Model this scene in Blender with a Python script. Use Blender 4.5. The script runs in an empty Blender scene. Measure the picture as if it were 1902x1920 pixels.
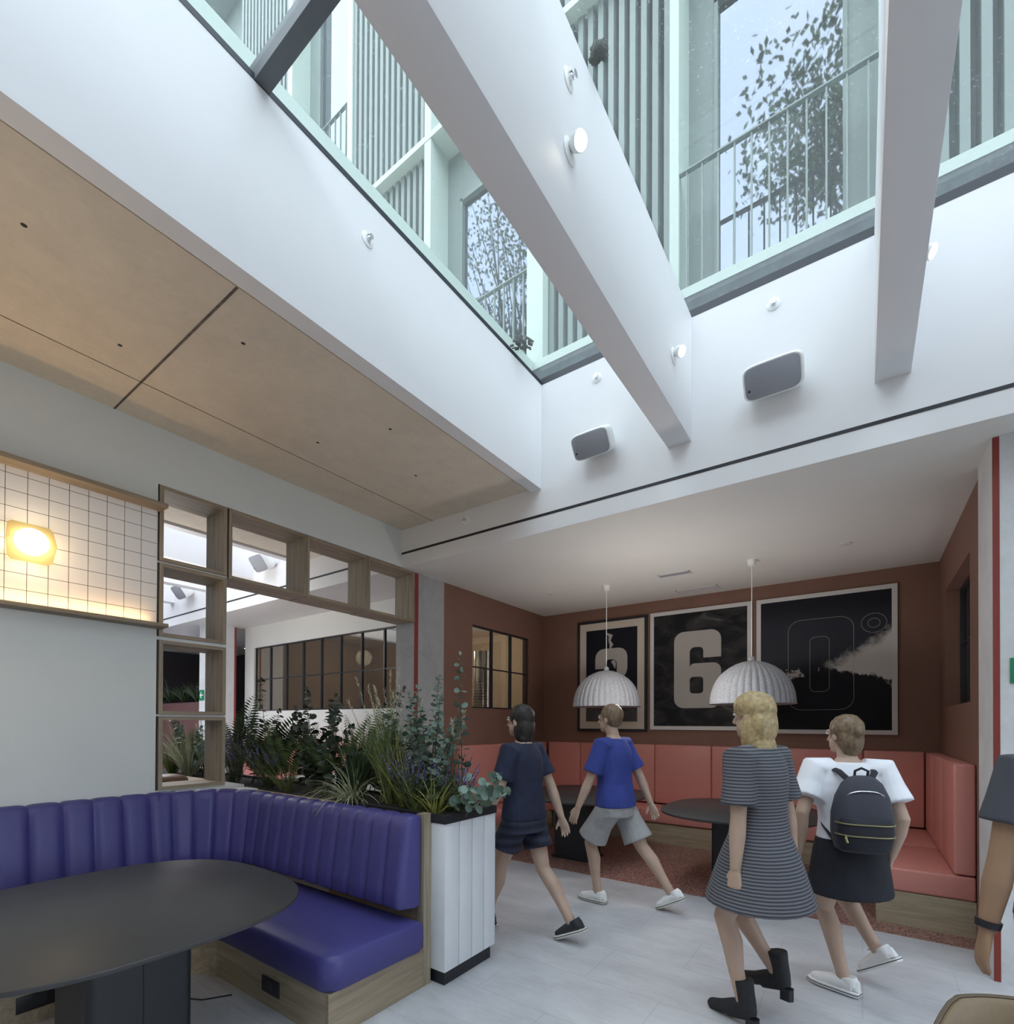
import bpy, bmesh, math, random
from math import sin, cos, pi, sqrt, atan2, radians
from mathutils import Vector, Matrix, noise
random.seed(7)
SC = bpy.context.scene
COL = SC.collection
V = Vector

# ------------------------------------------------------------------ materials
def newmat(name):
    m = bpy.data.materials.new(name); m.use_nodes = True
    nt = m.node_tree; b = nt.nodes['Principled BSDF']
    return m, nt, b
def setc(b, c): b.inputs['Base Color'].default_value = (c[0], c[1], c[2], 1)
def coords(nt, scale=(1, 1, 1), rot=(0, 0, 0), gen='Object'):
    tc = nt.nodes.new('ShaderNodeTexCoord'); mp = nt.nodes.new('ShaderNodeMapping')
    mp.inputs['Scale'].default_value = scale; mp.inputs['Rotation'].default_value = rot
    nt.links.new(tc.outputs[gen], mp.inputs['Vector']); return mp.outputs['Vector']
def ntex(nt, vec, scale, detail=4, rough=.55, dist=0):
    n = nt.nodes.new('ShaderNodeTexNoise'); n.inputs['Scale'].default_value = scale
    n.inputs['Detail'].default_value = detail; n.inputs['Roughness'].default_value = rough
    n.inputs['Distortion'].default_value = dist
    nt.links.new(vec, n.inputs['Vector']); return n.outputs['Fac']
def ramp(nt, fac, stops):
    r = nt.nodes.new('ShaderNodeValToRGB'); e = r.color_ramp.elements
    while len(e) < len(stops): e.new(.5)
    for k, (p, c) in enumerate(stops):
        e[k].position = p; e[k].color = (c[0], c[1], c[2], 1)
    nt.links.new(fac, r.inputs['Fac']); return r.outputs['Color']
def math_(nt, op, a, b=None, clamp=False):
    n = nt.nodes.new('ShaderNodeMath'); n.operation = op; n.use_clamp = clamp
    for i, x in enumerate((a, b)):
        if x is None: continue
        if isinstance(x, (int, float)): n.inputs[i].default_value = x
        else: nt.links.new(x, n.inputs[i])
    return n.outputs[0]
def mixc(nt, fac, a, b):
    n = nt.nodes.new('ShaderNodeMix'); n.data_type = 'RGBA'
    if isinstance(fac, (int, float)): n.inputs[0].default_value = fac
    else: nt.links.new(fac, n.inputs[0])
    for i, x in ((6, a), (7, b)):
        if isinstance(x, tuple): n.inputs[i].default_value = (x[0], x[1], x[2], 1)
        else: nt.links.new(x, n.inputs[i])
    return n.outputs[2]
def bump(nt, b, h, strength=.2, dist=.01):
    n = nt.nodes.new('ShaderNodeBump'); n.inputs['Strength'].default_value = strength
    n.inputs['Distance'].default_value = dist
    nt.links.new(h, n.inputs['Height']); nt.links.new(n.outputs[0], b.inputs['Normal'])
def plain(name, c, rough=.6, metal=0, var=.06, scale=6, spec=None):
    m, nt, b = newmat(name); v = coords(nt)
    f = ntex(nt, v, scale)
    col = ramp(nt, f, [(.3, tuple(x * (1 - var) for x in c)), (.7, tuple(min(1, x * (1 + var)) for x in c))])
    nt.links.new(col, b.inputs['Base Color'])
    b.inputs['Roughness'].default_value = rough; b.inputs['Metallic'].default_value = metal
    if spec is not None: b.inputs['Specular IOR Level'].default_value = spec
    return m
def wood(name, c1, c2, axis=1, rough=.55, s=1.):
    m, nt, b = newmat(name)
    sc = [26 * s, 26 * s, 26 * s]; sc[axis] = 1.6 * s
    v = coords(nt, tuple(sc)); f = ntex(nt, v, 1., 6, .6, .6)
    sc2 = [90, 90, 90]; sc2[axis] = 3
    f2 = ntex(nt, coords(nt, tuple(sc2)), 1., 3)
    f = math_(nt, 'ADD', math_(nt, 'MULTIPLY', f, .72), math_(nt, 'MULTIPLY', f2, .28))
    mid = tuple((a + d) / 2 for a, d in zip(c1, c2))
    nt.links.new(ramp(nt, f, [(.32, c1), (.5, mid), (.66, c2)]), b.inputs['Base Color'])
    b.inputs['Roughness'].default_value = rough; bump(nt, b, f2, .08, .002)
    return m
def concrete(name, c, var=.14, big=1.1, rough=.8):
    m, nt, b = newmat(name); v = coords(nt)
    f = ntex(nt, v, big, 8, .62, .3); g = ntex(nt, v, 34, 4, .7); h = ntex(nt, v, 7, 6, .7)
    k = math_(nt, 'ADD', math_(nt, 'MULTIPLY', f, .5), math_(nt, 'ADD', math_(nt, 'MULTIPLY', g, .18), math_(nt, 'MULTIPLY', h, .32)))
    nt.links.new(ramp(nt, k, [(.36, tuple(x * (1 - var) for x in c)), (.64, tuple(min(1, x * (1 + var)) for x in c))]), b.inputs['Base Color'])
    b.inputs['Roughness'].default_value = rough; bump(nt, b, g, .12, .003)
    return m
def emit(name, c, s):
    m, nt, b = newmat(name); setc(b, c)
    b.inputs['Emission Color'].default_value = (c[0], c[1], c[2], 1); b.inputs['Emission Strength'].default_value = s
    return m
def leafmat(name, c1, c2, rough=.5):
    m, nt, b = newmat(name)
    g = nt.nodes.new('ShaderNodeNewGeometry')
    nt.links.new(ramp(nt, g.outputs['Random Per Island'], [(.1, c1), (.9, c2)]), b.inputs['Base Color'])
    b.inputs['Roughness'].default_value = rough
    b.inputs['Subsurface Weight'].default_value = 0
    return m
M = {}
M['white'] = plain('white_paint', (.76, .76, .765), .55, var=.012, scale=2)
M['white2'] = plain('white_plaster', (.62, .62, .63), .7, var=.02, scale=2)
M['wall'] = plain('pale_grey_paint', (.66, .69, .665), .6, var=.02, scale=2)
M['roomwhite'] = plain('warm_white_paint', (.74, .74, .70), .6, var=.02, scale=2)
M['beige'] = plain('beige_paint', (.66, .56, .43), .7, var=.03, scale=2)
M['brown'] = plain('brown_paint', (.215, .115, .083), .65, var=.05, scale=3)
M['dark'] = plain('near_black', (.012, .013, .018), .5)
M['darkgap'] = plain('dark_joint', (.03, .03, .035), .8)
M['blackmetal'] = plain('black_metal', (.022, .025, .033), .4)
M['greybar'] = plain('dark_grey_metal', (.10, .11, .115), .5)
M['concrete'] = concrete('concrete', (.66, .59, .48), .11)
M['column'] = concrete('column_concrete', (.37, .375, .38), .16, 3)
M['column_light'] = concrete('pale_column_concrete', (.66, .665, .67), .12, 2.5)
M['plinth'] = concrete('dark_grey_concrete', (.10, .115, .125), .3, 5)  # dark blue-grey concrete with uneven tone
M['red'] = plain('red_stripe_paint', (.23, .035, .024), .55)
M['facade'] = plain('pale_green_cladding', (.20, .25, .23), .5, var=.03, scale=1.5)
M['facade_light'] = plain('pale_green_metal', (.52, .61, .55), .5, var=.03, scale=1.5)
M['facade_back'] = plain('shaded_green_cladding', (.20, .245, .225), .6, var=.05, scale=1.5)
M['wood'] = wood('oak_veneer', (.20, .155, .105), (.37, .30, .21), 1)
M['woodx'] = wood('oak_veneer_across', (.27, .215, .14), (.47, .40, .285), 0)
M['woodz'] = wood('oak_veneer_upright', (.20, .165, .115), (.38, .32, .235), 2)
M['ledge'] = wood('light_oak', (.42, .32, .20), (.58, .47, .32), 0)
M['blue'] = plain('blue_leather', (.055, .050, .20), .46, var=.08, scale=90)
M['pink'] = plain('coral_leather', (.58, .235, .20), .45, var=.06, scale=90)
M['table'] = plain('black_tabletop', (.040, .040, .042), .40, var=.05, scale=3)
M['pedestal'] = plain('black_panel', (.016, .018, .022), .5)
M['planter'] = plain('white_boards', (.74, .77, .80), .5, var=.02)
M['soil'] = plain('soil', (.012, .010, .009), .9, var=.4, scale=40)
M['chrome'] = plain('silver_metal', (.72, .72, .73), .25, 1)
M['plastic'] = plain('white_plastic', (.86, .87, .85), .4, var=.01)
M['grille'] = plain('grey_speaker_grille', (.30, .31, .34), .7, var=.05, scale=200)
M['green_sign'] = plain('green_sign', (.012, .22, .09), .5)
M['sign_white'] = plain('sign_white', (.9, .9, .9), .5)
M['cream'] = plain('cream_mat', (.60, .54, .45), .8, var=.02)
M['frame_white'] = plain('white_frame', (.62, .62, .61), .5, var=.02)
M['digit'] = plain('light_digit', (.42, .40, .37), .8, var=.02)
M['tan'] = plain('tan_leather', (.20, .145, .085), .5, var=.05, scale=60)
M['skin'] = plain('skin', (.47, .33, .25), .55, var=.05, scale=12)
M['skin_brown'] = plain('brown_skin', (.33, .20, .12), .55, var=.05, scale=12)
M['leafclump'] = plain('dead_leaves', (.10, .09, .07), .9, var=.4, scale=60)
M['steel'] = plain('brushed_steel', (.6, .6, .58), .28, 1)
M['lamp_metal'] = plain('brass_yellow_plate', (.62, .49, .22), .5, var=.03)
M['bark'] = plain('bark', (.10, .085, .07), .9, var=.3, scale=14)
M['hair_dark'] = plain('dark_hair', (.016, .012, .010), .6, var=.5, scale=60)
M['hair_blond'] = plain('blond_hair', (.40, .30, .15), .5, var=.35, scale=50)
M['hair_brown'] = plain('brown_hair', (.17, .115, .065), .5, var=.45, scale=55)
M['led'] = emit('warm_led', (1, .62, .28), 2)
M['sconce_disc'] = emit('warm_lamp_disc', (1, .86, .62), 9)
M['spot_lens'] = emit('spot_lens', (1, .87, .66), 28)
M['spot_lens_dim'] = emit('spot_lens_dim', (1, .9, .75), 4)
M['bulb'] = emit('warm_bulb', (1, .78, .45), 5)
M['ceiling_spot'] = emit('small_ceiling_spot', (1, .8, .5), 6)

def floor_mat():
    m, nt, b = newmat('grey_vinyl_floor'); v = coords(nt)
    f = ntex(nt, coords(nt, (1, 2.2, 1)), 2.2, 8, .62, .4); g = ntex(nt, coords(nt, (6, 22, 6)), 1.5, 5, .7)
    k = math_(nt, 'ADD', math_(nt, 'MULTIPLY', f, .65), math_(nt, 'MULTIPLY', g, .35))
    col = ramp(nt, k, [(.34, (.42, .42, .44)), (.52, (.505, .51, .53)), (.68, (.58, .58, .60))])
    br = nt.nodes.new('ShaderNodeTexBrick'); br.inputs['Scale'].default_value = 1
    br.inputs['Mortar Size'].default_value = .0035; br.inputs['Brick Width'].default_value = .92; br.inputs['Row Height'].default_value = .46
    nt.links.new(v, br.inputs['Vector'])
    col = mixc(nt, math_(nt, 'MULTIPLY', br.outputs['Fac'], .25), col, (.2, .2, .22))
    nt.links.new(col, b.inputs['Base Color'])
    rg = ramp(nt, f, [(.3, (.40,) * 3), (.7, (.55,) * 3)]); nt.links.new(rg, b.inputs['Roughness'])
    return m
M['floor'] = floor_mat()
def terrazzo_mat():
    m, nt, b = newmat('terracotta_terrazzo'); v = coords(nt)
    vo = nt.nodes.new('ShaderNodeTexVoronoi'); vo.inputs['Scale'].default_value = 95; nt.links.new(v, vo.inputs['Vector'])
    sep = nt.nodes.new('ShaderNodeSeparateColor'); nt.links.new(vo.outputs['Color'], sep.inputs[0])
    nt.links.new(ramp(nt, sep.outputs[0], [(0, (.05, .025, .022)), (.3, (.22, .10, .08)), (.7, (.36, .18, .145)), (1, (.50, .36, .32))]), b.inputs['Base Color'])
    b.inputs['Roughness'].default_value = .4
    return m
M['terrazzo'] = terrazzo_mat()
def tile_mat():
    m, nt, b = newmat('white_square_tiles'); tc = nt.nodes.new('ShaderNodeTexCoord')
    sp = nt.nodes.new('ShaderNodeSeparateXYZ'); nt.links.new(tc.outputs['Object'], sp.inputs[0])
    def line(o, off):
        a = math_(nt, 'FRACT', math_(nt, 'DIVIDE', math_(nt, 'ADD', o, 10 - off), .1))
        d = math_(nt, 'ABSOLUTE', math_(nt, 'SUBTRACT', a, .5)); return math_(nt, 'GREATER_THAN', d, .484)
    g = math_(nt, 'MAXIMUM', line(sp.outputs['Y'], .008), line(sp.outputs['Z'], .045))
    nt.links.new(mixc(nt, g, (.78, .765, .74), (.05, .045, .04)), b.inputs['Base Color'])
    b.inputs['Roughness'].default_value = .3; return m
M['tile'] = tile_mat()
def glass_mat(name, tint, refl, dust=0, rough=0.):
    m = bpy.data.materials.new(name); m.use_nodes = True; nt = m.node_tree; nt.nodes.clear()
    out = nt.nodes.new('ShaderNodeOutputMaterial'); tr = nt.nodes.new('ShaderNodeBsdfTransparent'); gl = nt.nodes.new('ShaderNodeBsdfGlossy')
    tr.inputs[0].default_value = (*tint, 1); gl.inputs['Roughness'].default_value = rough; gl.inputs[0].default_value = (.9, .95, .95, 1)
    mx = nt.nodes.new('ShaderNodeMixShader')
    lw = nt.nodes.new('ShaderNodeLayerWeight'); lw.inputs[0].default_value = .5
    fac = math_(nt, 'ADD', math_(nt, 'MULTIPLY', math_(nt, 'POWER', lw.outputs['Facing'], 4.), .6), refl, True)
    nt.links.new(fac, mx.inputs[0]); nt.links.new(tr.outputs[0], mx.inputs[1]); nt.links.new(gl.outputs[0], mx.inputs[2])
    last = mx.outputs[0]
    if dust:
        v = coords(nt); f = ntex(nt, v, 90, 2, .8); f2 = ntex(nt, v, 1.3, 4)
        d = math_(nt, 'MULTIPLY', math_(nt, 'GREATER_THAN', f, .66), math_(nt, 'MULTIPLY', f2, dust * 2), True)
        d = math_(nt, 'ADD', d, .03, True)
        df = nt.nodes.new('ShaderNodeBsdfTranslucent'); df.inputs[0].default_value = (.8, .88, .86, 1)
        m2 = nt.nodes.new('ShaderNodeMixShader'); nt.links.new(d, m2.inputs[0]); nt.links.new(last, m2.inputs[1]); nt.links.new(df.outputs[0], m2.inputs[2]); last = m2.outputs[0]
    nt.links.new(last, out.inputs[0]); return m
M['skyglass'] = glass_mat('dusty_skylight_glass', (.93, .965, .955), .03, .12)
M['clearglass'] = glass_mat('added_window_glass', (.95, .97, .96), .03)
M['roomglass'] = glass_mat('room_window_glass', (.60, .57, .52), .20)
M['dimglass'] = glass_mat('tinted_window_glass', (.72, .70, .67), .09)
def mirror_glass():
    m, nt, b = newmat('reflective_facade_glass'); setc(b, (.165, .185, .22)); b.inputs['Metallic'].default_value = 1; b.inputs['Roughness'].default_value = .02
    return m
M['mirror'] = mirror_glass()
def felt_mat():
    m, nt, b = newmat('grey_felt'); v = coords(nt)
    f = ntex(nt, v, 70, 5, .7)
    nt.links.new(ramp(nt, f, [(.35, (.38, .40, .44)), (.65, (.60, .62, .66))]), b.inputs['Base Color']); b.inputs['Roughness'].default_value = .95
    bump(nt, b, f, .4, .004); return m
M['felt'] = felt_mat()
M['felt_in'] = plain('felt_lining', (.75, .66, .48), .9)
def striped(name, c1, c2, scale, axis='Z'):
    m, nt, b = newmat(name); tc = nt.nodes.new('ShaderNodeTexCoord'); sp = nt.nodes.new('ShaderNodeSeparateXYZ'); nt.links.new(tc.outputs['Object'], sp.inputs[0])
    f = ntex(nt, coords(nt), 9, 3)
    a = math_(nt, 'SINE', math_(nt, 'ADD', math_(nt, 'MULTIPLY', sp.outputs[axis], scale), math_(nt, 'MULTIPLY', f, 2)))
    nt.links.new(mixc(nt, math_(nt, 'ADD', math_(nt, 'MULTIPLY', a, .5), .5), c1, c2), b.inputs['Base Color']); b.inputs['Roughness'].default_value = .9
    return m
M['dress'] = striped('striped_knit', (.030, .033, .042), (.17, .17, .19), 400)
M['navy'] = plain('navy_cotton', (.018, .022, .05), .9, var=.2, scale=20)
M['navy2'] = striped('navy_striped_cotton', (.012, .014, .028), (.035, .04, .07), 90)
M['royal'] = plain('royal_blue_cotton', (.035, .055, .26), .9, var=.12, scale=12)
M['greycloth'] = plain('grey_cotton', (.33, .33, .33), .9, var=.1, scale=14)
M['whitecloth'] = plain('white_cotton', (.80, .81, .86), .9, var=.03, scale=10)
M['blackcloth'] = plain('black_cotton', (.014, .015, .022), .9, var=.2, scale=14)
M['packcloth'] = plain('charcoal_canvas', (.050, .052, .068), .85, var=.15, scale=120)
M['packcloth2'] = plain('black_canvas', (.020, .021, .03), .85, var=.15, scale=120)
M['zip'] = plain('brass_zip', (.36, .33, .16), .4, .6)
M['denim'] = plain('blue_denim', (.10, .13, .20), .9, var=.15, scale=60)
M['shoe_white'] = plain('white_canvas_shoe', (.80, .80, .80), .7, var=.03)
M['shoe_black'] = plain('black_canvas_shoe', (.02, .021, .026), .7)
M['boot'] = plain('black_suede', (.014, .015, .018), .75, var=.3, scale=40)
M['rubber'] = plain('pale_rubber', (.66, .65, .60), .7)
M['eye'] = plain('eye_white', (.75, .74, .72), .2)
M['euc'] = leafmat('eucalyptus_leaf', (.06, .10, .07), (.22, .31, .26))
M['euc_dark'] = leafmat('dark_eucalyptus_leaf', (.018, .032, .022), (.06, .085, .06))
M['fern'] = leafmat('fern_leaf', (.045, .085, .03), (.13, .21, .075))
M['zz'] = leafmat('glossy_dark_leaf', (.018, .04, .016), (.05, .085, .03), .35)
M['grass'] = leafmat('green_grass_blade', (.07, .10, .03), (.20, .23, .075))
M['grass_yellow'] = leafmat('yellow_grass_blade', (.17, .19, .03), (.38, .38, .09))
M['grass_pale'] = leafmat('pale_grass_blade', (.25, .28, .16), (.50, .52, .36))
M['plume'] = leafmat('grass_plume', (.42, .42, .30), (.66, .64, .50))
M['lavstem'] = leafmat('lavender_green', (.035, .06, .03), (.10, .14, .07))
M['lavender'] = leafmat('lavender_flower', (.12, .09, .34), (.30, .24, .60))
M['stem'] = plain('plant_stem', (.07, .08, .035), .7)
M['treeleaf'] = leafmat('tree_leaf', (.06, .10, .03), (.20, .26, .09))

# ------------------------------------------------------------------ mesh builder
OFF = {}
class MB:
    def __init__(s): s.v = []; s.f = []
    def add(s, vs, fs):
        n = len(s.v); s.v += [V(p) for p in vs]; s.f += [tuple(i + n for i in f) for f in fs]; return s
    def box(s, x0, x1, y0, y1, z0, z1):
        vs = [(x0, y0, z0), (x1, y0, z0), (x1, y1, z0), (x0, y1, z0), (x0, y0, z1), (x1, y0, z1), (x1, y1, z1), (x0, y1, z1)]
        return s.add(vs, [(0, 3, 2, 1), (4, 5, 6, 7), (0, 1, 5, 4), (1, 2, 6, 5), (2, 3, 7, 6), (3, 0, 4, 7)])
    def xbox(s, mat, sx, sy, sz):
        b = MB().box(-sx / 2, sx / 2, -sy / 2, sy / 2, -sz / 2, sz / 2)
        return s.add([mat @ p for p in b.v], b.f)
    def prism(s, poly, z0, z1, f=lambda x, y, z: (x, y, z)):
        n = len(poly); vs = [f(x, y, z0) for x, y in poly] + [f(x, y, z1) for x, y in poly]
        fs = [tuple(range(n))[::-1], tuple(range(n, 2 * n))] + [(i, (i + 1) % n, n + (i + 1) % n, n + i) for i in range(n)]
        return s.add(vs, fs)
    def rings(s, rings, cap=True, closed=True):
        n = len(rings[0]); vs = [p for r in rings for p in r]; fs = []
        for i in range(len(rings) - 1):
            for j in range(n if closed else n - 1):
                k = (j + 1) % n; fs.append((i * n + j, i * n + k, (i + 1) * n + k, (i + 1) * n + j))
        if cap and closed:
            fs.append(tuple(range(n))[::-1]); fs.append(tuple(range((len(rings) - 1) * n, len(rings) * n)))
        return s.add(vs, fs)
    def lathe(s, prof, c, n=32, cap=False):
        return s.rings([[V((c[0] + r * cos(2 * pi * j / n), c[1] + r * sin(2 * pi * j / n), c[2] + z)) for j in range(n)] for r, z in prof], cap)
    def tube(s, pts, rad, n=8, flat=1., up=None):
        pts = [V(p) for p in pts]; rings = []
        if not hasattr(rad, '__len__'): rad = [rad] * len(pts)
        prev = None
        for i, p in enumerate(pts):
            t = (pts[min(i + 1, len(pts) - 1)] - pts[max(i - 1, 0)])
            if t.length < 1e-9: t = V((0, 0, 1))
            t.normalize()
            if prev is None:
                a = V(up) if up else (V((0, 0, 1)) if abs(t.z) < .9 else V((0, 1, 0)))
            else: a = prev
            a = (a - t * a.dot(t))
            if a.length < 1e-6: a = V((1, 0, 0)) - t * t.x
            a.normalize(); b = t.cross(a); prev = a
            rings.append([p + (a * cos(2 * pi * j / n) * rad[i] + b * sin(2 * pi * j / n) * rad[i] * flat) for j in range(n)])
        return s.rings(rings)
    def ell(s, c, r, rot=None, n=16, m=10):
        c = V(c); rings = []
        for i in range(m + 1):
            ph = -pi / 2 + pi * (i + .001) / (m + .002)
            ring = []
            for j in range(n):
                q = V((r[0] * cos(ph) * cos(2 * pi * j / n), r[1] * cos(ph) * sin(2 * pi * j / n), r[2] * sin(ph)))
                ring.append(c + (rot @ q if rot else q))
            rings.append(ring)
        return s.rings(rings)
    def build(s, name, mat, parent=None, bevel=0, smooth=None, seg=2, weld=False):
        me = bpy.data.meshes.new(name); off = OFF.get(parent.name, V((0, 0, 0))) if parent else V((0, 0, 0))
        me.from_pydata([tuple(p - off) for p in s.v], [], s.f); me.update()
        bm = bmesh.new(); bm.from_mesh(me)
        if weld: bmesh.ops.remove_doubles(bm, verts=bm.verts, dist=1e-5)
        bmesh.ops.recalc_face_normals(bm, faces=bm.faces)
        if bevel:
            es = [e for e in bm.edges if len(e.link_faces) == 2 and e.calc_face_angle(0) > .5]
            bmesh.ops.bevel(bm, geom=es, offset=bevel, segments=seg, profile=.5, affect='EDGES', clamp_overlap=True)
        bm.to_mesh(me); bm.free()
        if smooth is None: smooth = bool(bevel)
        if smooth:
            for p in me.polygons: p.use_smooth = True
            me.set_sharp_from_angle(angle=radians(42))
        o = bpy.data.objects.new(name, me); COL.objects.link(o)
        if mat: me.materials.append(M[mat] if isinstance(mat, str) else mat)
        if parent: o.parent = parent; OFF[o.name] = off
        return o
def tag(o, label, cat, group=None, kind=None):
    o['label'] = label; o['category'] = cat
    if group: o['group'] = group
    if kind: o['kind'] = kind
    return o
def thing(name, loc, label, cat, group=None, kind=None):
    o = bpy.data.objects.new(name, None); COL.objects.link(o); o.location = loc; o.empty_display_size = .1
    OFF[o.name] = V(loc); return tag(o, label, cat, group, kind)
def copy_tree(o, parent=None):
    c = o.copy(); COL.objects.link(c)
    if parent: c.parent = parent
    for ch in list(o.children): copy_tree(ch, c)
    return c
def struct(name, mb, mat, label, cat, parent=None, **kw):
    o = mb.build(name, mat, parent, **kw)
    if parent is None: tag(o, label, cat, None, 'structure')
    return o
def bake(o):
    bpy.context.view_layer.update(); dg = bpy.context.evaluated_depsgraph_get()
    me = bpy.data.meshes.new_from_object(o.evaluated_get(dg)); o.modifiers.clear(); o.data = me
    for p in me.polygons: p.use_smooth = True
    return o
def remesh(o, vox=.007, sm=3, fac=.5):
    mats = list(o.data.materials)
    r = o.modifiers.new('r', 'REMESH'); r.mode = 'VOXEL'; r.voxel_size = vox; r.use_smooth_shade = True
    if sm:
        q = o.modifiers.new('s', 'SMOOTH'); q.iterations = sm; q.factor = fac
    bake(o)
    if not o.data.materials:
        for m in mats: o.data.materials.append(m)
    return o
def arealight(name, loc, rot, sx, sy, power, color, parent=None):
    l = bpy.data.lights.new(name, 'AREA'); l.shape = 'RECTANGLE'; l.size = sx; l.size_y = sy; l.energy = power; l.color = color
    o = bpy.data.objects.new(name, l); COL.objects.link(o); o.location = loc; o.rotation_euler = rot
    return o
def pointlight(name, loc, power, color, r=.03):
    l = bpy.data.lights.new(name, 'POINT'); l.energy = power; l.color = color; l.shadow_soft_size = r
    o = bpy.data.objects.new(name, l); COL.objects.link(o); o.location = loc; return o
def rrect(x0, x1, y0, y1, r, n=6):
    out = []
    rr = r if hasattr(r, '__len__') else (r,) * 4
    for (cx, cy, a0, q) in ((x1, y1, 0, rr[0]), (x0, y1, 90, rr[1]), (x0, y0, 180, rr[2]), (x1, y0, 270, rr[3])):
        sx = 1 if cx == x1 else -1; sy = 1 if cy == y1 else -1
        if q <= 0: out.append((cx, cy)); continue
        for i in range(n + 1):
            a = radians(a0 + 90 * i / n); out.append((cx - sx * q + q * cos(a), cy - sy * q + q * sin(a)))
    return out
def superell(cx, cy, hx, hy, e=2.8, n=72):
    return [(cx + hx * math.copysign(abs(cos(t)) ** (2 / e), cos(t)), cy + hy * math.copysign(abs(sin(t)) ** (2 / e), sin(t))) for t in (2 * pi * i / n for i in range(n))]

# ------------------------------------------------------------------ key planes (metres)
XL, XR, YB, YK = -4.239, .675, 6.987, 3.899
ZA, ZC, ZW = 3.286, 3.7076, 4.645
YF = 4.159
SKY, EXPO, PEND, MEET, OPP, ALC, ALC2 = 3.9, .38, 36, 15, 14, 5, 20
# ------------------------------------------------------------------ camera
HC, FPX, PX, HY = 1.534, 939.59, 955.9, 1349.6
R2 = V((.81782, .57546, .004408)); U2 = V((.001087, -.009205, .999957)); F2 = V((-.575477, .817777, .008154))
cam = bpy.data.objects.new('camera', bpy.data.cameras.new('camera')); COL.objects.link(cam)
cm = cam.data; cm.sensor_fit = 'HORIZONTAL'; cm.sensor_width = 36; cm.lens = 36 * FPX / 1902
cm.shift_x = (951 - PX) / 1902; cm.shift_y = (HY - 960) / 1902; cm.clip_start = .05
cam.matrix_world = Matrix(((R2.x, U2.x, -F2.x, 0), (R2.y, U2.y, -F2.y, 0), (R2.z, U2.z, -F2.z, HC), (0, 0, 0, 1)))
SC.camera = cam

# ------------------------------------------------------------------ sky
w = bpy.data.worlds.new('overcast_sky'); SC.world = w; w.use_nodes = True
nt = w.node_tree; bg = nt.nodes['Background']
v = coords(nt, gen='Generated'); f = ntex(nt, v, 2.2, 6, .6)
nt.links.new(ramp(nt, f, [(.38, (.70, .79, .96)), (.62, (.88, .92, 1.0))]), bg.inputs['Color']); bg.inputs['Strength'].default_value = SKY

# ------------------------------------------------------------------ room shell
struct('floor', MB().box(-14, 7, -3.6, 4.65, -.1, 0), 'floor', 'grey stone-look vinyl floor of the walkway', 'floor')
struct('floor_alcove', MB().box(XL, XR + .3, 4.65, YB, -.1, 0).box(-14, XL, 4.65, 8, -.1, 0), 'terrazzo', 'terracotta speckled terrazzo floor of the seating alcove', 'floor')
D = .296
struct('wall_left', MB().box(XL - D, XL, -3.6, 1.512, 0, ZC).box(XL - D, XL, 1.512, 2.16, 0, 1.018), 'wall', 'pale grey painted wall behind the blue booth', 'wall')
struct('wall_over_opening', MB().box(XL - D, XL, 1.512, YK, 3.292, ZC), 'wall', 'pale grey painted wall above the wooden boxes', 'wall')
struct('wall_under_opening', MB().box(XL - D, XL, 2.68, 4.10, 0, 1.018), 'wall', 'low wall under the opening behind the planter', 'wall')
b = MB()
b.box(XL - D + .02, XL - .012, 1.512, 2.011, 1.019, 1.031).box(XL - D + .02, XL - .012, 1.512, 2.011, 1.579, 1.593).box(XL - D + .02, XL - .012, 1.512, 2.011, 2.145, 2.171).box(XL - D + .02, XL - .012, 1.512, 2.011, 2.715, 2.729)
struct('trim_6', b, 'wall', 'pale strips between the stacked wall boxes', 'trim')
struct('wall_tiles', MB().box(XL, XL + .006, -3.6, 1.505, 2.247, 3.086), 'tile', 'band of small white square tiles between the two wall shelves', 'wall')
o = struct('column_left', MB().box(XL - .31, XL, 4.102, 4.6, 0, ZA), 'column', 'concrete column with a red edge stripe between opening and alcove', 'column')
MB().box(XL - .004, XL + .003, 4.099, 4.159, 0, ZA - .005).build('red_stripe', 'red', o)
struct('wall_alcove_left', MB().box(XL - .12, XL, 4.6, 5.156, 0, ZA).box(XL - .12, XL, 6.54, YB, 0, ZA).box(XL - .12, XL, 5.156, 6.54, 0, 1.745).box(XL - .12, XL, 5.156, 6.54, 2.857, ZA), 'brown', 'brown left wall of the seating alcove', 'wall')
struct('wall_alcove_back', MB().box(XL - .12, XR + .25, YB, YB + .12, 0, ZA), 'brown', 'brown back wall behind the three number posters', 'wall')
struct('wall_alcove_right', MB().box(XR, XR + .25, 4.6, 5.15, 0, ZA).box(XR, XR + .25, 6.54, YB, 0, ZA).box(XR, XR + .25, 5.15, 6.54, 0, 1.72).box(XR, XR + .25, 5.15, 6.54, 2.868, ZA), 'brown', 'brown right wall of the seating alcove', 'wall')
o = struct('column_right', MB().box(.646, 7, 4.162, 4.6, 0, ZA), 'column_light', 'pale concrete pillar with a red edge stripe at the right', 'column')
MB().box(.648, .679, 4.158, 4.166, 0, ZA - .004).build('red_stripe', 'red', o)
b = MB().box(-14, 7, YK, YK + .16, ZA + .0005, ZW)
o = struct('wall_bulkhead', b, 'white', 'white bulkhead wall above the alcove at the skylight end', 'wall')
MB().box(-14, 7, YK - .003, YK + .01, 3.431, 3.4545).build('slot', 'dark', o)
struct('ceiling_alcove', MB().box(-14, 7, YK + .003, 8, ZA, ZA + .1), 'roomwhite', 'white plaster ceiling over the seating alcove', 'ceiling')
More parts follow.
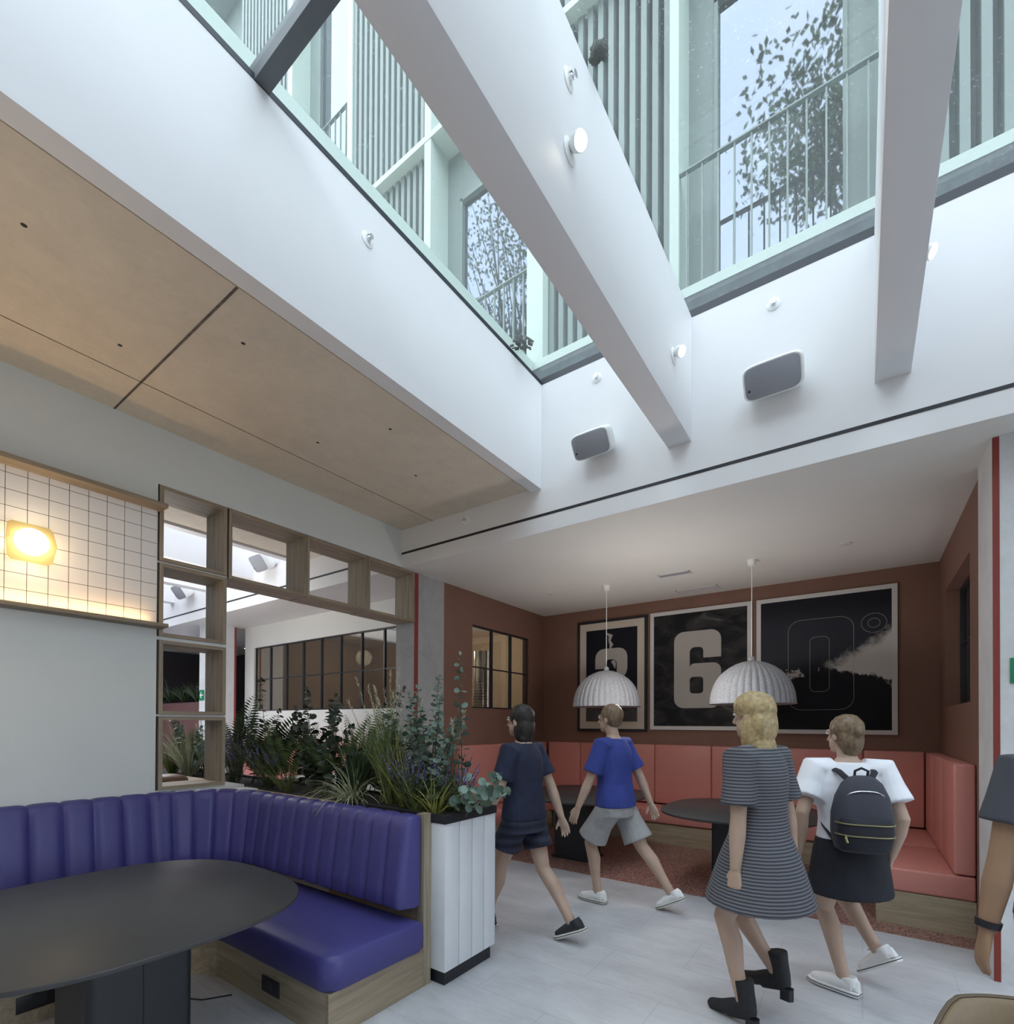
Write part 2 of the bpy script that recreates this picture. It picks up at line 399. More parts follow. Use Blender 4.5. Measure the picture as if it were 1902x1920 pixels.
o = struct('ceiling', MB().box(-6.155, -2.548, -3.6, YK, ZC, ZC + .2).box(4.7, 7, -3.6, YK, ZC, ZC + .2), 'concrete', 'raw concrete ceiling slab with formwork joints beside the skylight', 'ceiling')
b = MB().box(-3.768, -3.7635, -3.6, YK, ZC - .002, ZC + .01)
b.box(XL, -2.55, 1.237, 1.249, ZC - .003, ZC + .01)
b.build('formwork_joint', plain('joint_grey', (.12, .105, .09), .9, var=.4, scale=30), o)
b = MB()
for (x, y) in ((-2.9, 1.45), (-3.5, 1.05), (-3.0, .55), (-3.45, 2.3), (-2.85, 2.5), (-3.5, .2), (-3.2, 3.1)):
    b.lathe([(.0, -.0015), (.010, -.0015), (.012, .0)], (x, y, ZC), 12)
b.build('tie_hole', 'darkgap', o)
struct('trim_1', MB().box(-2.55, -2.513, -3.6, YK, ZC + .02, ZC + .2), 'darkgap', 'dark shadow gap between concrete ceiling and white skylight edge', 'trim')
# skylight well
struct('wall_skylight_left', MB().box(-2.515, -2.402, -3.0, YK, 3.685, ZW), 'white', 'white left side of the skylight well', 'wall')
struct('wall_skylight_right', MB().box(4.6, 4.71, -3.0, YK, 3.685, ZW), 'white', 'white far right side of the skylight well', 'wall')
struct('wall_skylight_back', MB().box(-2.515, 4.71, -3.11, -3.0, 3.685, ZW).box(-14, -2.5, -3.11, -3.0, 3.685, ZW), 'white', 'white side of the skylight well behind the viewer', 'wall')
struct('ceiling_back', MB().box(-14, 7, -3.6, -3.1, ZC, ZC + .1), 'white2', 'plain ceiling strip behind the viewer', 'ceiling')
labs = {-1.241: 'white skylight beam carrying two lit spotlights', .067: 'white skylight beam right of the larger wall speaker', 1.375: 'white skylight beam beyond the right picture edge', 2.683: 'white skylight beam farthest right'}
for x in (-1.241, .067, 1.375, 2.683):
    struct('skylight_beam', MB().box(x, x + .181, -3.0, YK - .0005, 3.694, ZW), 'white', labs[x], 'beam', bevel=.003)
b = MB().box(-2.405, 4.62, YK - .001, YK + .07, ZW - .004, 4.70).box(-2.47, -2.399, -3.0, YK + .07, ZW - .003, 4.675).box(4.59, 4.7, -3, YK, ZW - .003, 4.675)
for x in (-1.241, .067, 1.375, 2.683): b.box(x + .03, x + .15, -3, YK, ZW, 4.69)
struct('trim_2', b, 'blackmetal', 'black gasket around the skylight glass', 'trim')
for y, l in ((1.242, 'dark grey glazing bar crossing the skylight at the upper left'), (-1.3, 'dark grey glazing bar behind the viewer')):
    b = MB()
    for x0, x1 in ((-2.5, -1.241), (-1.06, .067), (.248, 1.375), (1.556, 2.683), (2.864, 4.62)): b.box(x0, x1, y, y + .075, ZW + .0, 4.74)
    struct('glazing_bar', b, 'greybar', l, 'glazing bar')
n = 0
for (x0, x1, nm) in ((-2.402, -1.241, 'left'), (-1.06, .067, 'middle'), (.248, 1.375, 'right'), (1.556, 2.683, 'fourth'), (2.864, 4.6, 'fifth')):
    n += 1
    struct('window_%d' % n, MB().box(x0 - .05, x1 + .05, -3.05, YK + .06, 4.705, 4.708), 'skyglass', 'dusty green-tinted skylight glass over the %s bay between beams' % nm, 'skylight')
struct('wall_right', MB().box(6.9, 7, -3.6, -3.2, 0, ZC).box(6.9, 7, 3.8, 4.2, 0, ZC).box(6.9, 7, -3.2, 3.8, 3.3, ZC), 'white', 'plain wall out of view on the right', 'wall')
struct('wall_back', MB().box(-14, -13.6, -3.7, -3.6, 0, ZC).box(-4.6, -3.9, -3.7, -3.6, 0, ZC).box(6.5, 7, -3.7, -3.6, 0, ZC).box(-13.6, 6.5, -3.7, -3.6, 3.3, ZC), 'white', 'wall behind the viewer, opened with added glazing for daylight', 'wall')
def added_glazing(name, pts, label):  # unseen glazing added so daylight reaches the alcove from the front
    t = thing(name, V((*pts[0], 0)), label, 'window', None, 'structure'); a, c = V((*pts[0], 0)), V((*pts[1], 0)); d = (c - a); n = max(1, int(d.length / 1.5)); sd = V((-d.y, d.x, 0)).normalized() * .03
    b = MB()
    for i in range(n + 1):
        p = a + d * i / n; u = d.normalized() * .025; b.prism([tuple((p + u + sd)[:2]), tuple((p - u + sd)[:2]), tuple((p - u - sd)[:2]), tuple((p + u - sd)[:2])], 0, 3.3)
    b.build('window_frame', 'blackmetal', t)
    b = MB(); b.add([a, c, c + V((0, 0, 3.3)), a + V((0, 0, 3.3))], [(0, 1, 2, 3)]); b.build('pane', 'clearglass', t)
added_glazing('window_20', ((-3.9, -3.65), (6.5, -3.65)), 'added glazing behind the viewer that lets daylight in')
added_glazing('window_21', ((-13.6, -3.65), (-4.6, -3.65)), 'added glazing of the neighbouring room that lets daylight in')
added_glazing('window_22', ((6.95, -3.2), (6.95, 3.8)), 'added glazing out of view on the right that lets daylight in')
struct('added_building', MB().box(-45, 45, -26, -13, -.2, OPP), 'bark', 'added unseen building behind the viewer that blocks low sky', 'building')  # unseen block added to cut the low sky light on the bulkhead
struct('pavement', MB().box(-40, 40, -40, -3.75, -.25, -.12).box(7.1, 40, -3.75, 20, -.25, -.12), 'bark', 'street pavement outside behind the viewer', 'pavement')

# ------------------------------------------------------------------ room beyond the opening
struct('wall_far_skylight', MB().box(-6.27, -6.155, -3.0, YK, 3.685, ZW), 'white', 'white skylight edge seen through the wooden wall boxes', 'wall')
for x, l in ((-7.43, 'white beam of the second skylight nearest the opening'), (-8.74, 'white beam of the second skylight, middle one'), (-10.15, 'white beam of the second skylight, farthest one')):
    struct('skylight_beam', MB().box(x - .18, x, -3, YK - .0005, 3.694, ZW), 'white', l, 'beam')
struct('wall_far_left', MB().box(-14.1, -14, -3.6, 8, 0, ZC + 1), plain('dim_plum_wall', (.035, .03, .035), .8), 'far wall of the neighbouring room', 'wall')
YW = 4.795
struct('wall_far_room', MB().box(-9.42, -9.10, YW, YW + .1, 0, ZA).box(-5.1, XL - .3, YW, YW + .1, 0, ZA).box(-9.1, -5.1, YW, YW + .1, 0, 1.745).box(-9.1, -5.1, YW, YW + .1, 2.90, ZA), 'roomwhite', 'white wall with a long black-framed window beyond the planter', 'wall')
o = struct('column_far', MB().box(-9.75, -9.40, 4.15, 4.62, 0, ZA), 'column_light', 'pale pillar at the end of the neighbouring room', 'column')
MB().box(-9.402, -9.396, 4.59, 4.625, 0, ZA - .005).build('red_stripe', 'red', o)
struct('wall_back_room', MB().box(-9.5, XL - .1, 7.6, 7.7, 0, ZA).box(-9.6, -9.42, 4.9, 7.7, 0, ZA), 'beige', 'beige back wall of the meeting room behind the windows', 'wall')
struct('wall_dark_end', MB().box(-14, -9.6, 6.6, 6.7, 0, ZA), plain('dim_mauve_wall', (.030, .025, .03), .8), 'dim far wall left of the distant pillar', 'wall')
o = tag(MB().box(-13.4, -9.95, 4.66, 4.78, 0, 1.95).build('partition', plain('dusky_pink_panel', (.16, .075, .07), .6), bevel=.01), 'dusky pink partition with plants on top far beyond the wall boxes', 'partition')

t = thing('far_bench', (-7, 4.5, 0), 'coral bench along the far white wall beyond the planter', 'bench')
MB().box(-9.0, -4.75, 4.55, 4.79, .45, 1.255).build('back_pad', 'pink', t, bevel=.02); MB().box(-9.0, -4.75, 4.15, 4.54, .26, .45).build('seat_pad', 'pink', t, bevel=.02); MB().box(-9.0, -4.75, 4.2, 4.79, 0, .255).build('plinth', 'woodx', t)
def black_window(name, u0, u1, z0, z1, ncol, midz, fix, label, glass, fw=.018, thick=.035, pane_off=.0):
    """fix(u, d, z) -> world point; u along the wall, d depth"""
    t = thing(name, fix((u0 + u1) / 2, 0, z0), label, 'window', None, 'structure')
    def bx(b, a0, a1, d0, d1, c0, c1):
        vs = [fix(a, d, c) for a in (a0, a1) for d in (d0, d1) for c in (c0, c1)]
        b.add(vs, [(0, 1, 3, 2), (4, 6, 7, 5), (0, 4, 5, 1), (2, 3, 7, 6), (0, 2, 6, 4), (1, 5, 7, 3)])
    b = MB()
    for a0, a1, c0, c1 in ((u0, u1, z0, z0 + fw), (u0, u1, z1 - fw, z1), (u0, u0 + fw, z0 + fw, z1 - fw), (u1 - fw, u1, z0 + fw, z1 - fw)): bx(b, a0, a1, 0, thick, c0, c1)
    b.build('window_frame', 'blackmetal', t)
    for k in range(1, ncol):
        b = MB(); a = u0 + (u1 - u0) * k / ncol; bx(b, a - fw * .75, a + fw * .75, -.002, thick + .002, z0 + fw, z1 - fw); b.build('mullion', 'blackmetal', t)
    b = MB(); bx(b, u0 + fw, u1 - fw, .004, thick - .004, midz - .008, midz + .008); b.build('transom', 'blackmetal', t)
    b = MB(); bx(b, u0 + .004, u1 - .004, thick * .45, thick * .45 + .004, z0 + .004, z1 - .004); b.build('pane', glass, t)
    return t
black_window('window_6', -9.1, -5.1, 1.745, 2.90, 8, 2.317, lambda u, d, z: V((u, YW + .03 + d, z)), 'long black-framed window of sixteen panes in the far white wall', 'roomglass')
black_window('window_7', 5.156, 6.54, 1.745, 2.857, 3, 2.30, lambda u, d, z: V((XL - .02 - d, u, z)), 'black-framed six-pane window in the brown left alcove wall', 'dimglass', .02)
black_window('window_8', 5.15, 6.54, 1.72, 2.868, 3, 2.33, lambda u, d, z: V((XR + .11 + d, u, z)), 'black-framed window recessed in the brown right alcove wall', 'dimglass', .03, .05)
struct('wall_behind_right_window', MB().box(XR + 1.4, XR + 1.5, 4.6, 7.2, 0, ZA).box(XR + .25, XR + 1.5, YB, YB + .1, 0, ZA), 'brown', 'dim brown wall seen through the right alcove window', 'wall')

# ------------------------------------------------------------------ outside: pale green facade
b = MB().box(-12, 6, YF - .0, YF + .12, 4.55, 5.031)
struct('plinth', b, 'plinth', 'dark grey plinth at the foot of the pale green facade', 'plinth')
struct('trim_3', MB().box(-12, 6, YF - .005, YF + .45, 5.031, 5.111), 'facade_light', 'pale green base rail along the facade foot', 'trim')
struct('trim_4', MB().box(-12, 6, YF - .005, YF + .5, 8.32, 8.392), 'facade_light', 'pale green floor band of the facade', 'trim')
struct('trim_5', MB().box(-12, 6, YF - .005, YF + .5, 15.2, 15.4).box(-12, 6, YF + .5, YF + .6, 8.39, 15.4), 'facade', 'upper pale green band of the facade', 'trim')
struct('kerb_left', MB().box(-2.78, -2.66, -3.2, YF - .01, 4.80, 5.112), 'facade_light', 'pale green kerb rail along the left skylight edge', 'kerb')
struct('kerb_base', MB().box(-2.78, -2.665, -3.2, YF - .01, 4.62, 4.80), 'plinth', 'dark kerb wall under the green rail outside', 'kerb')
struct('wall_facade', MB().box(-12, 6, YF + .42, YF + .5, 5.1, 8.32), 'facade_back', 'shaded green back panel of the facade bays', 'wall')
posts = [(-7.05, -6.95), (-5.631, -5.53), (-4.182, -4.079), (-2.74, -2.553), (-1.314, -1.239), (.10, .19), (1.52, 1.60), (2.94, 3.02)]
for k, (a, c) in enumerate(posts):
    struct('facade_post', MB().box(a, c, YF, YF + .45, 5.11, 8.32).box(a, c, YF, YF + .5, 8.39, 15.2), 'facade_light', ['upright facade post farthest left', 'upright facade post second from left', 'upright facade post at the left of the lower left window', 'wide facade post right of the lower left window', 'facade post left of the window with the tree reflection', 'facade post hidden behind the right skylight beam', 'facade post beyond the right edge', 'facade post farthest right'][k], 'post')
bays = [(-8.5, -7.05), (-5.53, -4.182), (-2.553, -1.314), (.19, 1.52), (3.02, 4.4)]
for k, (a, c) in enumerate(bays):
    t = thing('facade_fins', (a, YF, 5.1), ['slatted facade bay at the far upper left', 'slatted facade bay left of the reflecting left window', 'slatted facade bay between the two reflecting windows', 'slatted facade bay at the right picture edge', 'slatted facade bay out of view'][k], 'facade slats', 'slatted facade bays', 'structure')
    lo, up = MB(), MB(); x = a + .015
    while x < c - .03:
        lo.box(x, x + .052, YF + .10, YF + .30, 5.111, 8.32); up.box(x, x + .052, YF + .02, YF + .2, 8.392, 15.2); x += .104
    lo.build('lower_slats', 'facade', t); up.build('upper_slats', 'facade', t)
    MB().box(a, c, YF + .24, YF + .26, 8.392, 15.2).box(a, c, YF + .3, YF + .32, 5.11, 8.32).build('backing', 'facade_back', t)
wins = [(-4.079, -2.74, -3.87, -2.86, 5.11, 7.72, 8.32, 'lower left facade window with a full tree reflected'), (-1.239, .10, -1.027, -.083, 5.11, 7.72, 8.32, 'facade window with sky and branches reflected, above the larger speaker'),
        (-6.95, -5.631, -6.7, -5.75, 8.45, 13.6, 15.2, 'upper left facade window above the floor band'), (1.60, 2.94, 1.85, 2.75, 5.11, 7.72, 8.32, 'facade window out of view on the right')]
for k, (a, c, p0, p1, z0, zt, z2, l) in enumerate(wins):
    t = thing('window_%d' % (9 + k), ((a + c) / 2, YF + .3, z0), l, 'window', None, 'structure')
    MB().box(a, p0, YF + .30, YF + .36, z0, z2).box(p1, c, YF + .30, YF + .36, z0, z2).box(p0, p1, YF + .30, YF + .36, zt, z2).build('surround', 'facade', t)
    MB().box(p0, p0 + .03, YF + .285, YF + .345, z0, zt).box(p1 - .03, p1, YF + .285, YF + .345, z0, zt).box(p0, p1, YF + .285, YF + .345, zt - .03, zt).build('window_frame', 'facade', t)
    MB().box(p0, p1, YF + .335, YF + .345, z0, zt).build('pane', 'mirror', t)
    tr = 6.109 if z0 < 6 else 9.883
    r = thing('balcony_railing', ((a + c) / 2, YF + .03, z0), ['thin pale green railing before the lower left window', 'thin pale green railing before the window above the larger speaker', 'thin pale green railing of the upper left window', 'railing out of view'][k], 'railing', 'balcony railings on the facade')
    MB().box(a, c, YF + .01, YF + .05, tr - .012, tr).build('handrail', 'facade', r)
    n = 11
    for i in range(n):
        x = a + .06 + (c - a - .12) * i / (n - 1); MB().box(x - .006, x + .006, YF + .02, YF + .04, z0, tr - .012).build('baluster', 'facade', r)
# ------------------------------------------------------------------ wooden boxes in the wall opening
def shelf_box(y0, y1, z0, z1, label):
    t = thing('wall_box', (XL - .14, (y0 + y1) / 2, z0), label, 'wall box', 'wooden boxes framing the wall opening')
    xa, xb, w = XL - .298, XL + .004, .026
    MB().box(xa, xb, y0 + w, y1 - w, z1 - w, z1).build('top_board', 'wood', t)
    MB().box(xa, xb, y0 + w, y1 - w, z0, z0 + w).build('bottom_board', 'wood', t)
    MB().box(xa, xb, y0, y0 + w, z0, z1).build('side_board', 'woodz', t)
    MB().box(xa, xb, y1 - w, y1, z0, z1).build('side_board', 'woodz', t)
for a in ((1.524, 2.003, 2.730, 3.290, 'oak-edged open wall box at the top left corner of the opening'), (1.526, 2.003, 2.172, 2.714, 'oak-edged open wall box second from top in the column of four'),
          (1.528, 2.003, 1.594, 2.144, 'oak-edged open wall box third from top in the column of four'), (1.530, 2.003, 1.032, 1.578, 'oak-edged open wall box at the bottom of the column, just above the blue booth'),
          (2.018, 2.720, 2.715, 3.288, 'oak-edged open wall box second from left in the top row'), (2.724, 3.428, 2.712, 3.286, 'oak-edged open wall box third from left in the top row'), (3.432, 4.098, 2.708, 3.284, 'oak-edged open wall box at the right end of the top row')): shelf_box(*a)
# shelves, sconce
t = tag(MB().box(XL, -4.109, -3.5, 1.533, 3.086, 3.116).build('wall_shelf', 'wood', bevel=.002), 'upper oak wall shelf above the white tiles, glowing warm underneath', 'shelf', 'wall shelves')
t = tag(MB().box(XL, -4.109, -3.5, 1.541, 2.220, 2.247).build('wall_shelf', 'wood', bevel=.002), 'lower oak wall shelf under the white tiles', 'shelf', 'wall shelves')
tag(MB().box(XL + .008, XL + .02, -3.4, 1.49, 2.248, 2.256).build('led_strip', 'led'), 'thin warm LED strip lying on the lower wall shelf against the tiles', 'light strip')
arealight('shelf_strip_light', (XL + .045, -.9, 2.262), (0, pi - radians(0), 0), .02, 4.7, 5.5, (1, .60, .26))
t = thing('wall_lamp', (XL + .006, .815, 2.635), 'folded pale brass wall lamp with round glowing disc on the tiles', 'wall lamp')
pl = rrect(-.112, .112, -.118, .118, .02)
b = MB(); cy, cz = .815, 2.635
# folded sheet: ridge along the middle stands proud of the wall
top = [(-.118, 0), (.118, 0), (.105, .10), (.085, .118), (-.085, .118), (-.105, .10)]
for sgn in (1, -1):
    vs = []
    for th in (0, .004):
        for y, z in top: vs.append((XL + .085 - abs(z) * .38 + th, cy + y, cz + sgn * z))
    b.add(vs, [(0, 1, 2, 3, 4, 5), (11, 10, 9, 8, 7, 6)] + [(i, (i + 1) % 6, 6 + (i + 1) % 6, 6 + i) for i in range(6)])
b.build('plate', 'lamp_metal', t)
R = Matrix.Rotation(pi / 2, 4, 'Y')
b = MB()
for r, x0, x1 in ((.078, XL + .055, XL + .106),):
    b.rings([[V((x, cy + r * cos(2 * pi * j / 40), cz + r * sin(2 * pi * j / 40))) for j in range(40)] for x, r in ((x0, r), (x1 - .008, r), (x1, r - .012))])
b.build('disc', 'sconce_disc', t)
MB().box(XL + .006, XL + .06, cy - .04, cy + .04, cz - .04, cz + .04).build('wall_mount', 'plastic', t)
pointlight('wall_lamp_light', (XL + .26, .815, 2.60), 2.0, (1, .72, .40), .07)

# ------------------------------------------------------------------ blue booth
t = thing('booth', (-2.9, 1.8, 0), 'curved indigo leather booth with channelled backrest around the dark table', 'booth')
def path_pts():
    pts = [];  # rear line with outward-facing normal toward the room
    y = -1.9
    while y < 1.5: pts.append((V((XL + .004, y, 0)), V((1, 0, 0)))); y += .0125
    cx, cy, r = XL + .004 + .56, 1.5, .56; yb = 2.10
    ry = yb - cy; n = 76
    for i in range(n + 1):
        a = pi - (pi / 2) * i / n
        p = V((cx + r * cos(a), cy + ry * sin(a), 0)); nn = V((-cos(a) / r, -sin(a) / ry, 0)).normalized(); pts.append((p, nn))
    x = cx + .0125
    while x <= -2.108: pts.append((V((x, yb, 0)), V((0, -1, 0)))); x += .0125
    return pts
P = path_pts(); s = [0]
for i in range(1, len(P)): s.append(s[-1] + (P[i][0] - P[i - 1][0]).length)
tot = s[-1]; CH = .158
rings = []
prof = [(.0, .475), (.09, .472), (.150, .482), (.166, .505), (.160, .58), (.145, .70), (.128, .82), (.112, .93), (.098, .978), (.075, .998), (.045, 1.003), (.0, 1.0)]
for (p, nn), q in zip(P, s):
    d = (tot - q) % CH / CH
    bu = 1 - abs(2 * d - 1) ** 5
    e = min(1, (tot - q) / .03) if tot - q < .03 else 1
    e = .75 + .25 * sqrt(max(0, 1 - (1 - e) ** 2))
    ring = []
    top_up = .022 if p.x < -4.1 else (.022 * max(0, (-3.7 - p.x) / .4) if p.x < -3.7 else 0)
    for o_, z in prof:
        k = (.84 + .16 * bu) * e if o_ > .02 else 1
        zz = z + (top_up if z > .9 else 0) - (.012 * (1 - bu) if z > .95 else 0)
        ring.append(p + nn * (o_ * k) + V((0, 0, zz)))
    rings.append(ring)
MB().rings(rings).build('backrest', 'blue', t, smooth=True)
# seat: L-shaped cushion following the curve
def seat_poly(g, xe):
    pts = [(XL + .02, -1.9), (XL + .02, 1.5)]
    cx, cy, r = XL + .56, 1.5, .54
    for i in range(1, 13):
        a = pi - pi / 2 * i / 12; pts.append((cx + r * cos(a), cy + .58 * sin(a)))
    pts += [(xe, 2.08)]
    R_ = .10
    for i in range(9):
        a = -pi / 2 * i / 8; pts.append((xe - R_ + R_ * cos(a), 1.478 - g + R_ + R_ * sin(a)))
    fx, fy, r2 = XL + .80, 1.478 - g, .30
    for i in range(9):
        a = pi / 2 + pi / 2 * i / 8; pts.append((fx + g + r2 + r2 * cos(a), fy - r2 + r2 * sin(a)))
    pts.append((fx + g, -1.9))
    return pts
def cushion(poly, z0, z1, c, rnd=.03):
    b = MB(); c = V((c[0], c[1], 0)); rr = []
    cen = sum((V((x, y, 0)) for x, y in poly), V((0, 0, 0))) / len(poly)
    n = len(poly)
    nor = []
    for i in range(n):
        a, d = V((*poly[i - 1], 0)), V((*poly[(i + 1) % n], 0)); tt = (d - a).normalized(); nor.append(V((tt.y, -tt.x, 0)))
    area = sum(poly[i][0] * poly[(i + 1) % n][1] - poly[(i + 1) % n][0] * poly[i][1] for i in range(n))
    sg = -1 if area > 0 else 1
    for off, z in ((.018, z0), (0, z0 + .02), (-.006, (z0 + z1) / 2), (0, z1 - .03), (.008, z1 - .012), (.024, z1), (.10, z1 + .008)):
        rr.append([V((x, y, z)) + nor[i] * off * sg for i, (x, y) in enumerate(poly)])
    return b.rings(rr)
cushion(seat_poly(.022, -2.072), .226, .400, (-3, 1.6)).build('seat_cushion', 'blue', t, smooth=True)
pl = [p for p in seat_poly(0.0, -2.12) if not (p[0] > -2.23 and p[1] < 1.60)]
i_ = max(range(len(pl)), key=lambda i: pl[i][0]); pl.insert(i_ + 1, (-2.12, 1.478))
MB().prism(pl, .0, .226).build('plinth', 'woodx', t)
MB().box(-2.1195, -2.096, 1.478, 2.112, 0, .226).build('plinth_end', 'wood', t)
MB().box(-2.155, -2.094, 2.112, 2.172, 0, 1.002).build('end_panel', 'woodz', t)
MB().box(-3.0, -2.16, 2.112, 2.172, 0, .47).build('back_board', 'woodx', t)
for (x, y, rot) in ((-2.60, 1.474, 0), (XL + .802, .72, pi / 2)):
    m = Matrix.Translation((x, y, .118)) @ Matrix.Rotation(rot, 4, 'Z')
    o = MB().xbox(m, .168, .008, .082).build('power_socket', 'dark', t, bevel=.002)
    MB().xbox(m @ Matrix.Translation((0, -.005 if rot == 0 else -.005, 0)), .06, .003, .05).build('socket_insert', 'blackmetal', o)
# corner ledge of oak behind the curve
poly = [(XL + .002, 1.53)] + [(XL + .56 + .548 * cos(pi - pi / 2 * i / 12), 1.5 + .592 * sin(pi - pi / 2 * i / 12)) for i in range(1, 13)] + [(-3.0, 2.10), (-3.0, 2.170), (XL + .002, 2.170)]
tag(MB().prism(poly, .955, .990).build('corner_ledge', 'ledge'), 'light oak ledge filling the corner behind the curved booth back', 'ledge')
tag(MB().box(-5.6, XL - .30, .6, 2.15, .99, 1.02).box(-5.5, XL - .32, .7, 2.1, 0, .99).build('counter', 'ledge'), 'light oak counter seen through the lowest wall box', 'counter')
b = MB().lathe([(.0, 1.10), (.06, 1.098), (.12, 1.085), (.15, 1.06), (.155, 1.04), (.14, 1.021), (0, 1.021)], (-4.78, 1.79, 0), 28)
tag(b.build('seat_pad', plain('brown_leather', (.16, .085, .05), .45), smooth=True), 'round brown leather pad lying on the oak counter', 'pad')
tag(MB().box(-4.20, -4.02, 2.02, 2.16, .9905, 1.0).build('menu_card', 'plastic', bevel=.003), 'small white card lying on the oak corner ledge', 'card')
b = MB().tube([(-2.90, 1.42, .004), (-2.98, 1.30, .004), (-3.1, 1.24, .004), (-3.25, 1.24, .004), (-3.42, 1.20, .004)], .004, 6)
tag(b.build('power_cable', 'dark', smooth=True), 'thin black cable lying on the floor under the dark table', 'cable')

# ------------------------------------------------------------------ tables
def table(cx, cy, hx, hy, label, ped, e=2.75):
    t = thing('cafe_table', (cx, cy, 0), label, 'table', 'black squircle cafe tables')
    o = superell(cx, cy, hx, hy, e, 96)
    b = MB(); rr = []
    for k, z in ((.955, .712), (.992, .722), (1.0, .734), (.998, .7395), (.994, .741)): rr.append([V((cx + (x - cx) * k, cy + (y - cy) * k, z)) for x, y in o])
    b.rings(rr); b.build('tabletop', 'table', t, smooth=True)
    px, py, qx, qy = ped; g = .004
    b = MB(); pl = rrect(px - qx, px + qx, py - qy, py + qy, .035, 5); b.prism(pl, .02, .712); b.build('pedestal', 'pedestal', t, smooth=True)
    MB().box(px + qx - .006, px + qx + .004, py - .003, py + .003, .03, .71).build('panel_joint', 'dark', t)
    b = MB(); b.prism(rrect(px - qx - .03, px + qx + .03, py - qy - .03, py + qy + .03, .06, 6), 0, .02); b.build('base_plate', 'dark', t, bevel=.003)
table(-2.65, .80, .685, .67, 'large dark rounded-square table in front of the blue booth', (-2.62, .825, .22, .185))
table(-2.62, 5.22, .69, .74, 'dark rounded-square table in the alcove under the left pendant lamp', (-2.72, 5.25, .22, .18))
table(-.93, 5.06, .67, .70, 'dark rounded-square table in the alcove under the right pendant lamp', (-.98, 5.2, .2, .18))

# ------------------------------------------------------------------ planter
t = thing('planter', (-4.2, 2.42, 0), 'long white boarded planter with black rim and base behind the booth', 'planter')
x0, x1, y0, y1 = -6.9, -1.995, 2.185, 2.655
MB().box(x0, x1, y0, y1, .09, .948).build('body', 'planter', t)
b = MB(); n = 4; w = (y1 - y0 + .012) / n
for i in range(n): b.box(x1, x1 + .012, y0 - .006 + i * w + .0022, y0 - .006 + (i + 1) * w - .0022, .085, .948)
b.build('end_boards', 'planter', t, bevel=.002)
b = MB().box(x1 - .105, x1 + .012, y0 - .012, y0 - .001, .085, .948); b.build('front_board', 'planter', t, bevel=.002)
b = MB(); zt = .997
b.box(x0, x1 + .02, y0 - .018, y0 + .022, .948, zt).box(x0, x1 + .02, y1 - .022, y1 + .008, .948, zt).box(x1 - .022, x1 + .02, y0 + .022, y1 - .022, .948, zt)
b.build('rim', 'dark', t)
MB().box(x0, x1 - .008, y0 + .008, y1 - .02, 0, .088).build('base', 'dark', t)
MB().box(x0, x1 - .022, y0 + .022, y1 - .022, .949, .975).build('soil', 'soil', t)

# ------------------------------------------------------------------ alcove bench
t = thing('corner_bench', (-1.8, 6.6, 0), 'long coral leather corner bench lining the brown alcove walls', 'bench')
def pad(x0, x1, y0, y1, z0, z1, name, mat='pink', bv=.018): return MB().box(x0, x1, y0, y1, z0, z1).build(name, mat, t, bevel=bv, seg=3)
YS = 6.40
segs = [XL + .16, -3.52, -2.366, -1.611, -.80, .009, .545]
for a, c in zip(segs[:-1], segs[1:]): pad(a + .002, c - .002, YS + .47, YB - .003, .445, 1.255, 'back_pad')
for a, c in ((XL + .48, -2.4), (-2.4, -.8), (-.8, .07)): pad(a + .001, c - .001, YS, YS + .468, .262, .437, 'seat_pad')
for a, c in ((4.885, 5.9), (5.9, YS + .47)): pad(.075, XR - .003, a + .001, c - .001, .262, .437, 'seat_pad')
for a, c in ((4.885, 5.55), (5.55, 6.2), (6.2, YS + .465)): pad(.548, XR - .003, a + .001, c - .001, .445, 1.255, 'back_pad')
for a, c in ((4.75, 5.6), (5.6, YS + .46)): pad(XL + .003, XL + .48, a + .001, c - .001, .262, .437, 'seat_pad'); pad(XL + .003, XL + .14, a + .001, c - .001, .445, 1.255, 'back_pad')
MB().box(XL + .52, .02, YS + .03, YB - .01, 0, .26).box(XL + .01, XL + .47, 4.77, YB - .01, 0, .26).box(.087, XR - .003, 4.89, YB - .01, 0, .26).build('plinth', 'woodx', t)

# ------------------------------------------------------------------ posters
def poly_curve(name, loops, mat, loc, ext=.002, parent=None):
    cu = bpy.data.curves.new(name, 'CURVE'); cu.dimensions = '2D'; cu.fill_mode = 'BOTH'; cu.extrude = ext
    for lp in loops:
        sp = cu.splines.new('POLY'); sp.points.add(len(lp) - 1); sp.use_cyclic_u = True
        for i, (x, y) in enumerate(lp): sp.points[i].co = (x, y, 0, 1)
    o = bpy.data.objects.new(name, cu); COL.objects.link(o); bpy.context.view_layer.update()
    me = bpy.data.meshes.new_from_object(o.evaluated_get(bpy.context.evaluated_depsgraph_get())); bpy.data.objects.remove(o)
    off = OFF.get(parent.name, V((0, 0, 0))) if parent else V((0, 0, 0))
    for vtx in me.vertices: vtx.co = V((loc[0] + vtx.co.x, loc[1] - vtx.co.z, loc[2] + vtx.co.y)) - off
    me.materials.clear(); me.materials.append(M[mat]); o = bpy.data.objects.new(name, me); COL.objects.link(o)
    if parent: o.parent = parent; OFF[o.name] = off
    return o
